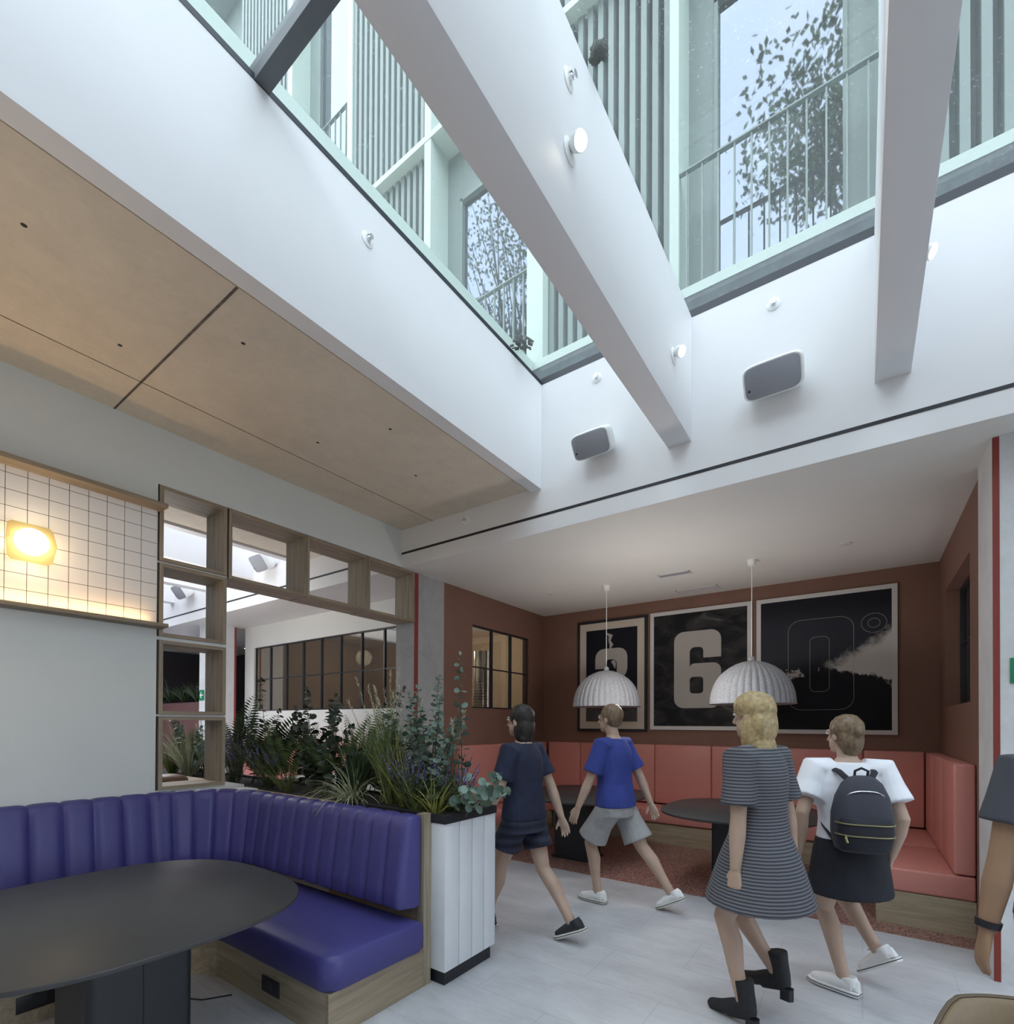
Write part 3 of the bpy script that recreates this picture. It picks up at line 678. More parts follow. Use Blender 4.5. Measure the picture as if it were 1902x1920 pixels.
def photo_mat(kind):
    m, nt, b = newmat('dark_photograph_' + kind); v = coords(nt); tc = nt.nodes.new('ShaderNodeTexCoord'); sp = nt.nodes.new('ShaderNodeSeparateXYZ'); nt.links.new(tc.outputs['Object'], sp.inputs[0])
    n1 = ntex(nt, coords(nt, (1.2, 1, 2.2), (0, .6, 0)), 2.2, 9, .62, .8)
    if kind == 'mist':
        col = ramp(nt, n1, [(.45, (.008, .009, .012)), (.62, (.035, .034, .034)), (.78, (.16, .155, .15))])
    elif kind == 'swell':
        a = math_(nt, 'SUBTRACT', .82, math_(nt, 'MULTIPLY', sp.outputs['Z'], 1.15), True)
        col = mixc(nt, math_(nt, 'MULTIPLY', math_(nt, 'MULTIPLY', a, n1), .75, True), (.008, .009, .016), (.40, .39, .36))
    else:
        n2 = ntex(nt, v, 7, 9, .75); n3 = ntex(nt, v, 2.4, 5, .6)
        # breaking wave: a band that opens towards the right side
        xx = math_(nt, 'ADD', sp.outputs['X'], .05); up = math_(nt, 'ADD', .80, math_(nt, 'MULTIPLY', xx, .60)); lo = math_(nt, 'SUBTRACT', .80, math_(nt, 'MULTIPLY', xx, .32))
        zz = math_(nt, 'ADD', sp.outputs['Z'], math_(nt, 'MULTIPLY', math_(nt, 'SUBTRACT', n2, .5), .42))
        a = math_(nt, 'MULTIPLY', math_(nt, 'SUBTRACT', up, zz), 7, True); c = math_(nt, 'MULTIPLY', math_(nt, 'SUBTRACT', zz, lo), 28, True)
        w_ = math_(nt, 'MULTIPLY', math_(nt, 'MULTIPLY', a, c), math_(nt, 'MULTIPLY', xx, 12, True), True)
        # foam line to the left
        l = math_(nt, 'ABSOLUTE', math_(nt, 'SUBTRACT', zz, math_(nt, 'ADD', .78, math_(nt, 'MULTIPLY', xx, .30))))
        l = math_(nt, 'MULTIPLY', math_(nt, 'LESS_THAN', l, .035), math_(nt, 'GREATER_THAN', n3, .52)); l = math_(nt, 'MULTIPLY', l, math_(nt, 'LESS_THAN', xx, .02))
        base = ramp(nt, math_(nt, 'ADD', math_(nt, 'MULTIPLY', sp.outputs['Z'], .62), math_(nt, 'MULTIPLY', n3, .1)), [(.48, (.006, .007, .011)), (.62, (.030, .036, .048)), (.86, (.026, .030, .042)), (1, (.010, .012, .018))])
        col = mixc(nt, math_(nt, 'MAXIMUM', w_, math_(nt, 'MULTIPLY', l, .7)), base, (.62, .61, .58))
    nt.links.new(col, b.inputs['Base Color']); b.inputs['Roughness'].default_value = .55; b.inputs['Specular IOR Level'].default_value = .2; return m
def poster(x0, x1, z0, z1, label, kind, fmat, fw, mat_w=0):
    t = thing('poster', ((x0 + x1) / 2, YB - .03, z0), label, 'poster', 'framed number posters in the alcove'); y0, y1 = YB - .035, YB - .001
    b = MB(); b.box(x0, x1, y0, y1, z0, z0 + fw).box(x0, x1, y0, y1, z1 - fw, z1).box(x0, x0 + fw, y0, y1, z0 + fw, z1 - fw).box(x1 - fw, x1, y0, y1, z0 + fw, z1 - fw); b.build('frame', fmat, t)
    if mat_w: MB().box(x0 + fw, x1 - fw, YB - .022, YB - .012, z0 + fw, z1 - fw).build('mat_board', 'cream', t)
    g = fw + mat_w; MB().box(x0 + g, x1 - g, YB - .026, YB - .011, z0 + g, z1 - g).build('print', photo_mat(kind), t)
    return t
yd = YB - .029
t = poster(-3.609, -2.507, 1.431, 3.102, 'narrow black-framed poster of a large number 3, nearest the corner', 'swell', 'dark', .036, .11)
# digit 3
x0, x1, z0, z1 = -3.31, -2.80, 1.78, 2.665; wt = .165; zm = (z0 + z1) / 2 - .02
out = [(x0, z1 - .30)] + [(x0, z1 - .14)] + [(x0 + .14 - .14 * cos(radians(a)), z1 - .14 + .14 * sin(radians(a))) for a in (22, 45, 68, 90)] + [(x1 - .13 + .13 * sin(radians(a)), z1 - .13 + .13 * cos(radians(a))) for a in (0, 30, 60, 90)]
out += [(x1, zm + .15), (x1 - .02, zm + .08), (x1 - .09, zm), (x1 - .02, zm - .08), (x1, zm - .15)]
out += [(x1 - .13 + .13 * cos(radians(a)), z0 + .13 - .13 * sin(radians(a))) for a in (0, 30, 60, 90)] + [(x0 + .14 - .14 * sin(radians(a)), z0 + .14 - .14 * cos(radians(a))) for a in (0, 30, 60, 90)]
out += [(x0, z0 + .30), (x0 + wt, z0 + .30)]
out += [(x0 + wt, z0 + .20), (x0 + wt + .03, z0 + wt), (x1 - wt - .03, z0 + wt), (x1 - wt, z0 + .20), (x1 - wt, zm - .11), (x1 - wt - .03, zm - .075), (x0 + wt + .02, zm - .075), (x0 + wt + .02, zm + .075), (x1 - wt - .03, zm + .075), (x1 - wt, zm + .11), (x1 - wt, z1 - wt - .05), (x1 - wt - .04, z1 - wt), (x0 + wt + .04, z1 - wt), (x0 + wt, z1 - wt - .05), (x0 + wt, z1 - .30)]
poly_curve('digit_three', [out], 'digit', (0, yd, 0), .002, t)
b = MB().tube([(-3.13, yd - .001, 2.90), (-3.06, yd - .001, 2.85), (-3.08, yd - .001, 2.78), (-3.05, yd - .001, 2.72), (-3.07, yd - .001, 2.66)], [.006, .035, .018, .03, .010], 8, .08, up=(1, 0, 0)); b.tube([(-3.03, yd - .003, 2.48), (-3.0, yd - .003, 2.43), (-2.99, yd - .003, 2.36)], [.03, .026, .004], 6, .1, up=(1, 0, 0))
b.build('splash', 'digit', t)
t = poster(-2.458, -1.144, 1.462, 3.107, 'white-framed poster of a large pale number 6 on dark cloud', 'mist', 'frame_white', .052)
x0, x1, z0, z1 = -2.122, -1.510, 1.758, 2.80
body = rrect(x0, x1, z0, z1, .13)
up = [(x1 + .01, 2.41), (-1.725, 2.41)] + [(-1.725 - .0, 2.49), (-1.745, 2.545), (-1.79, 2.56), (-1.85, 2.56), (-1.895, 2.545), (-1.91, 2.50)] + [(-1.91, 2.345), (-1.87, 2.352), (-1.60, 2.352), (-1.545, 2.33), (-1.51, 2.28), (x1 + .01, 2.27)]
six = [(x1, z1 - .13)]
six = [(x1, 2.432), (x1, z1 - .13)] + [(x1 - .13 + .13 * cos(radians(a)), z1 - .13 + .13 * sin(radians(a))) for a in (15, 30, 45, 60, 75, 90)] + [(x0 + .13 - .13 * sin(radians(a)), z1 - .13 + .13 * cos(radians(a))) for a in (0, 15, 30, 45, 60, 75, 90)]
six += [(x0 + .13 - .13 * cos(radians(a)), z0 + .13 - .13 * sin(radians(a))) for a in (0, 15, 30, 45, 60, 75, 90)] + [(x1 - .13 + .13 * sin(radians(a)), z0 + .13 - .13 * cos(radians(a))) for a in (0, 15, 30, 45, 60, 75, 90)]
six += [(x1 - .10 + .10 * cos(radians(a)), 2.26 + .10 * sin(radians(a))) for a in (0, 22, 45, 68, 90)] + [(-1.86, 2.36), (-1.895, 2.345), (-1.912, 2.31), (-1.912, 2.53), (-1.89, 2.565), (-1.86, 2.58), (-1.785, 2.58), (-1.75, 2.565), (-1.735, 2.535), (-1.735, 2.432)]
hole = rrect(-1.912, -1.735, 1.955, 2.18, .045)
poly_curve('digit_six', [six, hole], 'digit', (0, yd, 0), .002, t)
t = poster(-1.089, .320, 1.431, 3.104, 'white-framed poster of a thin outlined zero with degree ring over a breaking wave', 'wave', 'frame_white', .05)
def outline(lp, wd, name):
    c = [sum(p[0] for p in lp) / len(lp), sum(p[1] for p in lp) / len(lp)]; n = len(lp); inn = []
    for i in range(n):
        a, d = V(lp[i - 1]), V(lp[(i + 1) % n]); tt = (d - a).normalized(); inn.append((lp[i][0] - tt.y * wd, lp[i][1] + tt.x * wd))
    poly_curve(name, [lp, inn], 'digit', (0, yd, 0), .001, t)
thin = .0035
outline(rrect(-.74, -.075, 1.715, 2.80, .14), thin, 'digit_zero'); outline(rrect(-.512, -.312, 1.93, 2.585, .06), thin, 'digit_zero_inner')
for r_, nm in ((.118, 'degree_ring'), (.058, 'degree_ring_inner')): outline([(.110 + r_ * cos(2 * pi * i / 40), 2.69 + r_ * .93 * sin(2 * pi * i / 40)) for i in range(40)], thin, nm)

# ------------------------------------------------------------------ pendants
def pendant(x, y, label, rad=.415):
    t = thing('pendant_lamp', (x, y, ZA), label, 'pendant lamp', 'grey felt pendant lamps')
    MB().lathe([(.0, -.062), (.034, -.062), (.038, -.05), (.044, -.004), (.046, 0), (0, 0)], (x, y, ZA), 28).build('ceiling_cup', 'plastic', t, smooth=True)
    zt, zb = 2.215, 1.752
    MB().tube([(x, y, ZA - .06), (x, y, zt)], .0045, 8).build('cord', 'plastic', t)
    n = 144; rings = []
    H = zt - zb
    def rr(k): return rad * (sqrt(max(0, 1 - (1 - k) ** 2.15))) if k < 1 else rad
    ks = [0.006, .03, .08, .15, .24, .34, .46, .6, .75, .9, 1]
    for inner in (0, 1):
        for k in (ks if not inner else ks[::-1]):
            r = rr(k) - (.012 if inner else 0)
            ring = []
            for j in range(n):
                q = r - (0 if inner else .012 * abs(sin(pi * (j / 4.)))**.5 * min(1, k * 3) * -1) - .010
                ring.append(V((x + max(q, .004) * cos(2 * pi * j / n), y + max(q, .004) * sin(2 * pi * j / n), zt - H * k + (-.012 if inner and k < .99 else (.002 if inner else 0)))))
            rings.append(ring)
    MB().rings(rings[:len(ks)], cap=True).rings([[V((x + (rad + .012) * cos(2 * pi * j / 72), y + (rad + .012) * sin(2 * pi * j / 72), zb + dz)) for j in range(72)] for dz in (.004,)] + [[V((x + (rad - .006) * cos(2 * pi * j / 72), y + (rad - .006) * sin(2 * pi * j / 72), zb + .004)) for j in range(72)]], cap=False).build('shade', 'felt', t, smooth=True)
    b = MB(); b.rings(rings[len(ks):], cap=False); b.build('lining', 'felt_in', t, smooth=True)
    MB().ell((x, y, 1.93), (.05, .05, .065)).build('bulb', 'bulb', t, smooth=True)
    MB().tube([(x, y, 1.98), (x, y, 2.15)], .02, 12).build('lamp_holder', 'plastic', t)
    MB().lathe([(0, .0), (.03, .0), (.034, .03), (.02, .05), (0, .052)], (x, y, zt - .004), 20).build('shade_cap', 'felt', t, smooth=True)
    pointlight('pendant_light', (x, y, 1.84), PEND, (1, .76, .45), .06)
pendant(-2.645, 5.88, 'ribbed grey felt dome pendant in front of the number 3 poster')
pendant(-.957, 5.82, 'ribbed grey felt dome pendant between the 6 and zero posters')

# ------------------------------------------------------------------ speakers, spotlights, detectors, vents
def speaker(x, z, label, wd=.34, hd=.20, yaw=.0, tilt=.62):
    t = thing('wall_speaker', (x, YK, z), label, 'speaker', 'white wall speakers')
    m = Matrix.Translation((x, YK - .115, z)) @ Matrix.Rotation(yaw, 4, 'Z') @ Matrix.Rotation(tilt, 4, 'X')
    b = MB(); rr = []
    def outl(sx, sz):
        o = []
        for i in range(48):
            a = 2 * pi * i / 48; e = 5.5
            o.append((sx * math.copysign(abs(cos(a)) ** (2 / e), cos(a)), sz * math.copysign(abs(sin(a)) ** (2 / e), sin(a))))
        return o
    for k, y in ((.80, .080), (.88, .070), (.99, .0), (1.01, -.06), (.98, -.085), (.955, -.092)):
        rr.append([m @ V((px, y, pz)) for px, pz in outl(wd / 2 * k, hd / 2 * k)])
    b.rings(rr).build('cabinet', 'plastic', t, smooth=True)
    b = MB(); b.rings([[m @ V((px, y, pz)) for px, pz in outl(wd / 2 * k, hd / 2 * k)] for k, y in ((.91, -.090), (.91, -.0955), (.89, -.098))]).build('grille', 'grille', t, smooth=True)
    MB().xbox(m @ Matrix.Translation((-wd * .39, -.099, -hd * .18)), .014, .004, .014).build('badge', 'dark', t)
    b = MB().box(x - .05, x + .05, YK - .012, YK - .0005, z + .03, z + .14).box(x - .02, x + .02, YK - .10, YK - .008, z + .09, z + .11); b.build('bracket', 'plastic', t)
speaker(-1.815, 3.875, 'smaller white wall speaker left of the first skylight beam')
speaker(-.487, 3.90, 'white wall speaker on the bulkhead between the two skylight beams', .365, .215)
speaker(-6.95, 3.83, 'white wall speaker seen through the second box of the top row', .36, .25)
speaker(-9.52, 3.80, 'white wall speaker seen through the second box of the column', .36, .25)
def spot(x, y, z, label, power, lens):
    t = thing('spotlight', (x, y, z), label, 'spotlight', 'small round spotlights on the skylight beams')
    def ring(c, r, ax, n=28): 
        ax = V(ax).normalized(); a = ax.orthogonal().normalized(); d = ax.cross(a); return [V(c) + a * r * cos(2 * pi * j / n) + d * r * sin(2 * pi * j / n) for j in range(n)]
    MB().rings([ring((x + q, y, z), r, (1, 0, 0)) for q, r in ((.0006, .052), (.006, .052), (.009, .046))]).build('rose', 'plastic', t, smooth=True)
    ax = V((.80, -.25, -.55)).normalized(); c = V((x + .045, y - .004, z + .012))
    MB().rings([ring(c + ax * q, r, ax) for q, r in ((-.040, .010), (-.034, .024), (-.015, .034), (.018, .037), (.022, .034), (.013, .032))]).build('head', 'plastic', t, smooth=True)
    MB().rings([ring(c + ax * q, r, ax) for q, r in ((.014, .031), (.017, .030))]).build('lens', lens, t, smooth=True)
    MB().tube([(x + .004, y, z), c - ax * .03], .012, 10).build('arm', 'chrome', t, smooth=True)
    if power:
        l = bpy.data.lights.new('spot_glow', 'SPOT'); l.energy = power; l.color = (1, .85, .65); l.spot_size = 1.4; l.spot_blend = .6; l.shadow_soft_size = .03
        o = bpy.data.objects.new('spot_glow', l); COL.objects.link(o); o.location = c + ax * .05; o.rotation_euler = ax.to_track_quat('-Z', 'Y').to_euler()
spot(-1.06, 1.945, 4.07, 'brightly glowing white spotlight high on the first skylight beam', 12, 'spot_lens')
spot(-1.06, 3.445, 4.07, 'lit white spotlight low on the first skylight beam above the larger speaker', 5, 'spot_lens_dim')
spot(.248, 3.44, 4.04, 'small lit spotlight on the right skylight beam', 4, 'spot_lens_dim')
def disc(c, ax, label, r=.042):
    t = thing('sprinkler', c, label, 'sprinkler', 'round white sprinkler roses'); ax = V(ax); a = ax.orthogonal().normalized(); d = ax.cross(a); c = V(c)
    def ring(q, r): return [c + ax * q + a * r * cos(2 * pi * j / 28) + d * r * sin(2 * pi * j / 28) for j in range(28)]
    MB().rings([ring(q, r_) for q, r_ in ((.0005, r), (.004, r), (.008, r * .88), (.009, r * .5))]).build('rose', 'plastic', t, smooth=True)
    MB().rings([ring(q, r_) for q, r_ in ((.006, r * .34), (.022, r * .30), (.026, r * .12), (.036, r * .12), (.037, r * .36), (.039, r * .36))]).build('nozzle', 'chrome', t, smooth=True)
    p = c + ax * .018 + d * 0 + V((0, 0, r * .62)); MB().xbox(Matrix.Translation(p), .022 if abs(ax.x) < .5 else .012, .022 if abs(ax.y) < .5 else .012, r * .5).build('tag_plate', 'plastic', t)
disc((-1.847, YK, 4.487), (0, -1, 0), 'round white sprinkler on the bulkhead above the smaller speaker')
disc((-.503, YK, 4.473), (0, -1, 0), 'round white sprinkler on the bulkhead above the larger speaker')
disc((-3.295, YK, 3.602), (0, -1, 0), 'round white sprinkler on the bulkhead below the concrete ceiling')
disc((-1.06, 1.935, 4.383), (1, 0, 0), 'round white sprinkler on the first beam above the glowing spotlight')
disc((-2.402, 1.923, 4.407), (1, 0, 0), 'round white sprinkler on the left skylight wall')
for c, l in (((-3.419, 5.806), 'round white ceiling disc left of the left pendant'), ((-.124, 5.797), 'round white ceiling disc right of the right pendant')):
    t = thing('ceiling_disc', (c[0], c[1], ZA), l, 'ceiling disc', 'flat round discs in the alcove ceiling')
    MB().lathe([(0, -.006), (.045, -.006), (.05, -.004), (.052, 0), (0, 0)], (c[0], c[1], ZA), 28).build('cover', 'white2', t, smooth=True)
for (x0, x1, y0, y1, l, rec) in ((-1.97, -1.60, 5.80, 5.92, 'small slotted air vent in the alcove ceiling between the pendants', 1), (-2.0, -1.48, 6.60, 6.80, 'flush white access panel in the alcove ceiling near the posters', 0)):
    t = thing('ceiling_vent' if rec else 'access_panel', ((x0 + x1) / 2, (y0 + y1) / 2, ZA), l, 'vent' if rec else 'panel')
    b = MB().box(x0, x1, y0, y0 + .014, ZA - .006, ZA).box(x0, x1, y1 - .014, y1, ZA - .006, ZA).box(x0, x0 + .014, y0, y1, ZA - .006, ZA).box(x1 - .014, x1, y0, y1, ZA - .006, ZA); b.build('frame', 'white2', t)
    MB().box(x0 + .014, x1 - .014, y0 + .014, y1 - .014, ZA - (.001 if rec else .004), ZA).build('face', 'grille' if rec else 'white2', t)

# ------------------------------------------------------------------ signs
def exit_sign(name, x0, x1, z0, z1, y, label, arrow=True):
    t = thing(name, ((x0 + x1) / 2, y, z0), label, 'exit sign'); MB().box(x0, x1, y - .006, y, z0, z1).build('panel', 'green_sign', t)
    cx, cz, s_ = (x0 + x1) / 2, (z0 + z1) / 2, (z1 - z0)
    b = MB(); f = lambda px, pz, q: (x0 + px * s_, y - .006 - q, z0 + pz * s_)
    b.prism([(.15, .5), (.42, .80), (.52, .80), (.34, .56), (.80, .56), (.80, .44), (.34, .44), (.52, .20), (.42, .20)], .0, .002, f); b.build('arrow', 'sign_white', t)
    if x1 - x0 > s_ * 1.3:
        b = MB(); b.prism([(1.2, .15), (1.6, .15), (1.6, .85), (1.2, .85)], 0, .002, f); b.build('doorway', 'sign_white', t)
exit_sign('exit_sign', -9.735, -9.55, 1.93, 2.115, 4.149, 'small green exit sign with white left arrow on the distant pillar')
exit_sign('exit_sign', .722, 1.02, 1.79, 1.94, 4.161, 'green exit sign on the right pillar, cut by the picture edge')
# leaf litter lying on the skylight glass
def clump(x, y, z, r, label):
    b = MB(); rnd = random.Random(int(x * 100))
    for i in range(46):
        a = rnd.uniform(0, 2 * pi); q = r * sqrt(rnd.random()); m = Matrix.Translation((x + q * cos(a) * 1.3, y + q * sin(a), z + rnd.uniform(.004, .03))) @ Matrix.Rotation(rnd.uniform(0, 6), 4, 'Z') @ Matrix.Rotation(rnd.uniform(-.5, .5), 4, 'X')
        b.xbox(m, .035, .018, .003)
    tag(b.build('leaf_litter', 'leafclump'), label, 'leaf litter', 'leaf litter on the skylight glass')
clump(-2.33, 3.47, 4.709, .075, 'dark clump of leaf litter on the glass near the far left skylight corner')
clump(-1.02, 2.16, 4.709, .03, 'tiny dark clump of litter on the glass beside the glowing spotlight')

# ------------------------------------------------------------------ tub chair at the lower right edge
t = thing('tub_chair', (.42, 1.66, 0), 'tan leather tub chair cut off at the lower right corner', 'chair')
cx, cy = .43, 1.66; rings = []; n = 40
for i in range(n + 1):
    a = radians(-25 + 230 * i / n); sh = .5 - .5 * cos(2 * pi * i / n); zt = .60 + .175 * min(1, sh * 1.6)
    def pt(r, z): return V((cx + r * cos(a), cy + r * 1.02 * sin(a), z))
    rings.append([pt(.235, .40), pt(.275, .44), pt(.290, .55), pt(.300, zt - .02), pt(.296, zt), pt(.284, zt + .004), pt(.274, zt - .008), pt(.262, .58), pt(.245, .48), pt(.20, .44)])
MB().rings(rings).build('back_shell', 'tan', t, smooth=True)
b = MB()
b.tube([r[4] + V((0, 0, .003)) for r in rings], .006, 8); b.build('piping', plain('dark_tan_piping', (.10, .07, .04), .5), t, smooth=True)
b = MB(); cushion([(cx + .235 * cos(2 * pi * i / 40), cy + .235 * sin(2 * pi * i / 40)) for i in range(40)], .38, .46, (cx, cy)).build('seat', 'tan', t, smooth=True)
for sx, sy in ((1, 1), (1, -1), (-1, 1), (-1, -1)): MB().tube([(cx + .15 * sx, cy + .15 * sy, .40), (cx + .22 * sx, cy + .22 * sy, 0)], [.016, .011], 10).build('leg', 'blackmetal', t, smooth=True)
for k in (20, 23): 
    b = MB(); b.tube([rings[k][j] + (rings[k][j] - V((cx, cy, rings[k][j].z))).normalized() * -.002 for j in (6, 7, 8)], .0025, 6); b.build('stitching', 'cream', t)
# ------------------------------------------------------------------ things behind the alcove window
t = thing('steel_flue', (-4.95, 6.25, 0), 'brushed steel flue pipe behind the left alcove window', 'flue'); MB().lathe([(.12, 0), (.12, 2.68), (.0, 2.68)], (-4.95, 6.25, 0), 28).build('pipe', 'steel', t, smooth=True)
t = thing('wire_basket', (-4.52, 5.68, 1.745), 'black wire cage standing behind the left alcove window', 'basket')
b = MB()
for i in range(10): 
    z = 1.76 + i * .042; r = .11 * (1 - (i / 13.) ** 2); b.tube([(-4.52 + r * cos(2 * pi * j / 16), 5.68 + r * sin(2 * pi * j / 16), z) for j in range(17)], .0025, 5)
b.build('hoops', 'dark', t)
struct('windowsill_1', MB().box(XL - .75, XL - .125, 5.156, 6.54, 1.70, 1.745), 'wood', 'oak sill behind the left alcove window', 'sill')
# ------------------------------------------------------------------ plants
RN = random.Random(11)
def leaf_round(b, p, d, up, r):
    d = d.normalized(); sd = d.cross(up)
    if sd.length < 1e-4: sd = d.orthogonal()
    sd.normalize(); nn = sd.cross(d).normalized()
    pts = [p]
    for a, q in ((-150, .55), (-105, .9), (-60, 1), (-20, 1.02), (20, 1.02), (60, 1), (105, .9), (150, .55)):
        pts.append(p + d * (r * (1.02 + q * cos(radians(a)))) + sd * (r * q * sin(radians(a))) + nn * (r * .16 * abs(sin(radians(a)))))
    n = len(b.v); b.v += pts; b.f += [(n, n + i, n + i + 1) for i in range(1, 8)]
def leaf_long(b, p, d, up, L, w, droop=.2):
    d = d.normalized(); sd = d.cross(up)
    if sd.length < 1e-4: sd = d.orthogonal()
    sd.normalize()
    q1 = p + d * L * .45 + V((0, 0, -droop * L * .2)); q2 = p + d * L + V((0, 0, -droop * L))
    n = len(b.v); b.v += [p, q1 + sd * w, q1 - sd * w, q2]; b.f += [(n, n + 1, n + 2), (n + 1, n + 3, n + 2)]
def curve(p, d, L, n, grav, wob=.0, rnd=RN):
    pts = [V(p)]; d = V(d).normalized()
    for i in range(n):
        d = (d + V((rnd.gauss(0, wob), rnd.gauss(0, wob), -grav / n))).normalized(); pts.append(pts[-1] + d * (L / n))
    return pts
def blade(b, pts, w, rnd=RN):
    sd = V((rnd.gauss(0, 1), rnd.gauss(0, 1), 0))
    if sd.length < .01: sd = V((1, 0, 0))
    sd.normalize(); n = len(b.v); m = len(pts)
    for i, p in enumerate(pts):
        ww = w * (1 - (i / (m - 1)) ** 2) + .0004; b.v += [p - sd * ww, p + sd * ww]
    b.f += [(n + 2 * i, n + 2 * i + 1, n + 2 * i + 3, n + 2 * i + 2) for i in range(m - 1)]
def eucalyptus(x, y, stems, label, mat='euc', r=.036, leafgap=.034, grp='eucalyptus plants in the planter'):
    t = thing('eucalyptus', (x, y, ZS), label, 'plant', grp); st, lf = MB(), MB()
    for dx, dy, L, lean, grav in stems:
        pts = curve((x + dx * .3, y + dy * .3, ZS), (dx * .9 + lean, dy * .9, 1), L, 14, grav, .035 if len(stems) > 1 else .008)
        st.tube(pts, [.0045 - .003 * i / 14 for i in range(15)], 5)
        k = 0; acc = .10; tot = L; ang = RN.random() * 6
        while acc < tot:
            f_ = acc / tot * 14; i = min(13, int(f_)); p = pts[i].lerp(pts[i + 1], f_ - i); tt = (pts[i + 1] - pts[i]).normalized()
            ang += 1.57 + RN.gauss(0, .25); a = tt.orthogonal().normalized(); c = tt.cross(a)
            rr = r * (1.05 - .45 * (acc / tot) ** 2) * RN.uniform(.8, 1.15)
            for s_ in (0, pi):
                d = a * cos(ang + s_) + c * sin(ang + s_) + tt * RN.uniform(-.25, .35); leaf_round(lf, p, d, tt * .55 + V((RN.gauss(0, .5), RN.gauss(0, .5), RN.gauss(0, .3))), rr * .80)
            acc += leafgap * RN.uniform(.8, 1.2) * (1 - .3 * acc / tot)
        leaf_round(lf, pts[-1], tt, V((1, 0, 0)), r * .4)
    st.build('stems', 'stem', t, smooth=True); lf.build('leaves', mat, t)
def fern(x, y, n, L, label, mat='fern', spread=.8, az0=0, az1=2 * pi, up=1.):
    t = thing('fern', (x, y, ZS), label, 'plant', 'ferns in the planter'); st, lf = MB(), MB()
    for i in range(n):
        az = az0 + (az1 - az0) * (i + RN.random() * .6) / n; LL = L * RN.uniform(.75, 1.05)
        pts = curve((x, y, ZS), (cos(az) * spread * RN.uniform(.25, .8), sin(az) * spread * .5, up), LL, 12, .55, .02)
        fd = V((cos(az + 1.57) * .5 + .8, sin(az + 1.57) * .5 + .3, .1))
        st.tube(pts, [.003 - .002 * k / 12 for k in range(13)], 4)
        for k in range(40):
            f_ = 2.6 + k / 2.6; 
            if f_ >= 12: break
            j = int(f_); p = pts[j].lerp(pts[j + 1], f_ - j); tt = (pts[j + 1] - pts[j]).normalized(); q = (f_ - 2.6) / 9.4
            ll = LL * .17 * (sin(pi * (.22 + .78 * q)) ** .7) * (1 if q < .95 else .6)
            sd = fd - tt * fd.dot(tt)
            if sd.length < .05: sd = V((1, 0, 0))
            sd.normalize()
            for s_ in (1, -1): leaf_long(lf, p, sd * s_ + tt * .45, tt.cross(sd), ll, ll * .085 + .0015, .12)
    st.build('stems', 'stem', t, smooth=True); lf.build('fronds', mat, t)
def grass(x, y, n, L, label, mat='grass', spread=.5, grav=1.0, w=.004, bias=(0, 0), rad=.05):
    b = MB()
    for i in range(n):
        a = RN.uniform(0, 2 * pi); s_ = spread * sqrt(RN.random())
        pts = curve((x + rad * cos(a) * RN.random(), y + rad * .8 * sin(a) * RN.random(), ZS), (cos(a) * s_ + bias[0], sin(a) * s_ * .7 + bias[1], 1), L * RN.uniform(.55, 1.1), 7, grav * RN.uniform(.6, 1.2), .03); blade(b, pts, w)
    o = b.build('grass_tuft', mat); tag(o, label, 'plant', 'grass tufts in the planter'); return o
def lavender(x, y, n, L, label, bias=(0, 0), spread=.45):
    t = thing('lavender', (x, y, ZS), label, 'plant', 'lavender plants in the planter'); st, fl = MB(), MB()
    for i in range(n):
        a = RN.uniform(0, 2 * pi); s_ = spread * sqrt(RN.random()); LL = L * RN.uniform(.6, 1.05)
        pts = curve((x + .07 * cos(a) * RN.random(), y + .05 * sin(a) * RN.random(), ZS), (cos(a) * s_ + bias[0], sin(a) * s_ * .7 + bias[1], 1), LL, 8, .25, .05)
        st.tube(pts, .0016, 4)
        for k in range(26):
            f_ = RN.uniform(.3, 5.2); j = int(f_); p = pts[j].lerp(pts[j + 1], f_ - j); tt = (pts[j + 1] - pts[j]).normalized(); az = RN.uniform(0, 6.28)
            leaf_long(st, p, V((cos(az), sin(az), .7)), tt, RN.uniform(.03, .055), .0022, 0)
        if RN.random() < .72:
            for k in range(22):
                f_ = 5.6 + 2.35 * k / 22; j = min(7, int(f_)); p = pts[j].lerp(pts[j + 1], f_ - j); az = RN.uniform(0, 6.28); r_ = .009 * (1.1 - .5 * k / 22)
                leaf_round(fl, p, V((cos(az), sin(az), .8)), V((0, 0, 1)), r_ * .62)
    st.build('stems', 'lavstem', t); fl.build('flowers', 'lavender', t)['kind'] = 'stuff'
def plume(x, y, n, L, label, mat='plume', lean=0., feather=.20):
    t = thing('feather_grass', (x, y, ZS), label, 'plant', 'feather grasses in the planter'); st, fl = MB(), MB()
    for i in range(n):
        pts = curve((x + RN.gauss(0, .025), y + RN.gauss(0, .02), ZS), (RN.gauss(lean, .13), RN.gauss(0, .08), 1), L * RN.uniform(.75, 1.05), 12, .25, .03); blade(st, pts, .003)
        for k in range(95):
            f_ = 12 * (1 - feather * 1.6) + 12 * feather * 1.6 * RN.random()
            j = min(11, int(f_)); p = pts[j].lerp(pts[j + 1], f_ - j); tt = (pts[j + 1] - pts[j]).normalized(); az = RN.uniform(0, 6.28)
            leaf_long(fl, p, V((cos(az), sin(az), 0)) * .55 + tt, tt, RN.uniform(.02, .045), .0016, .15)
    for i in range(n * 4):
        a = RN.uniform(0, 6.28); blade(st, curve((x + RN.gauss(0, .03), y + RN.gauss(0, .02), ZS), (cos(a) * .3 + lean, sin(a) * .2, 1), L * RN.uniform(.4, .8), 7, .7, .03), .0035)
    st.build('blades', 'grass', t); fl.build('plumes', mat, t)
ZS = .972
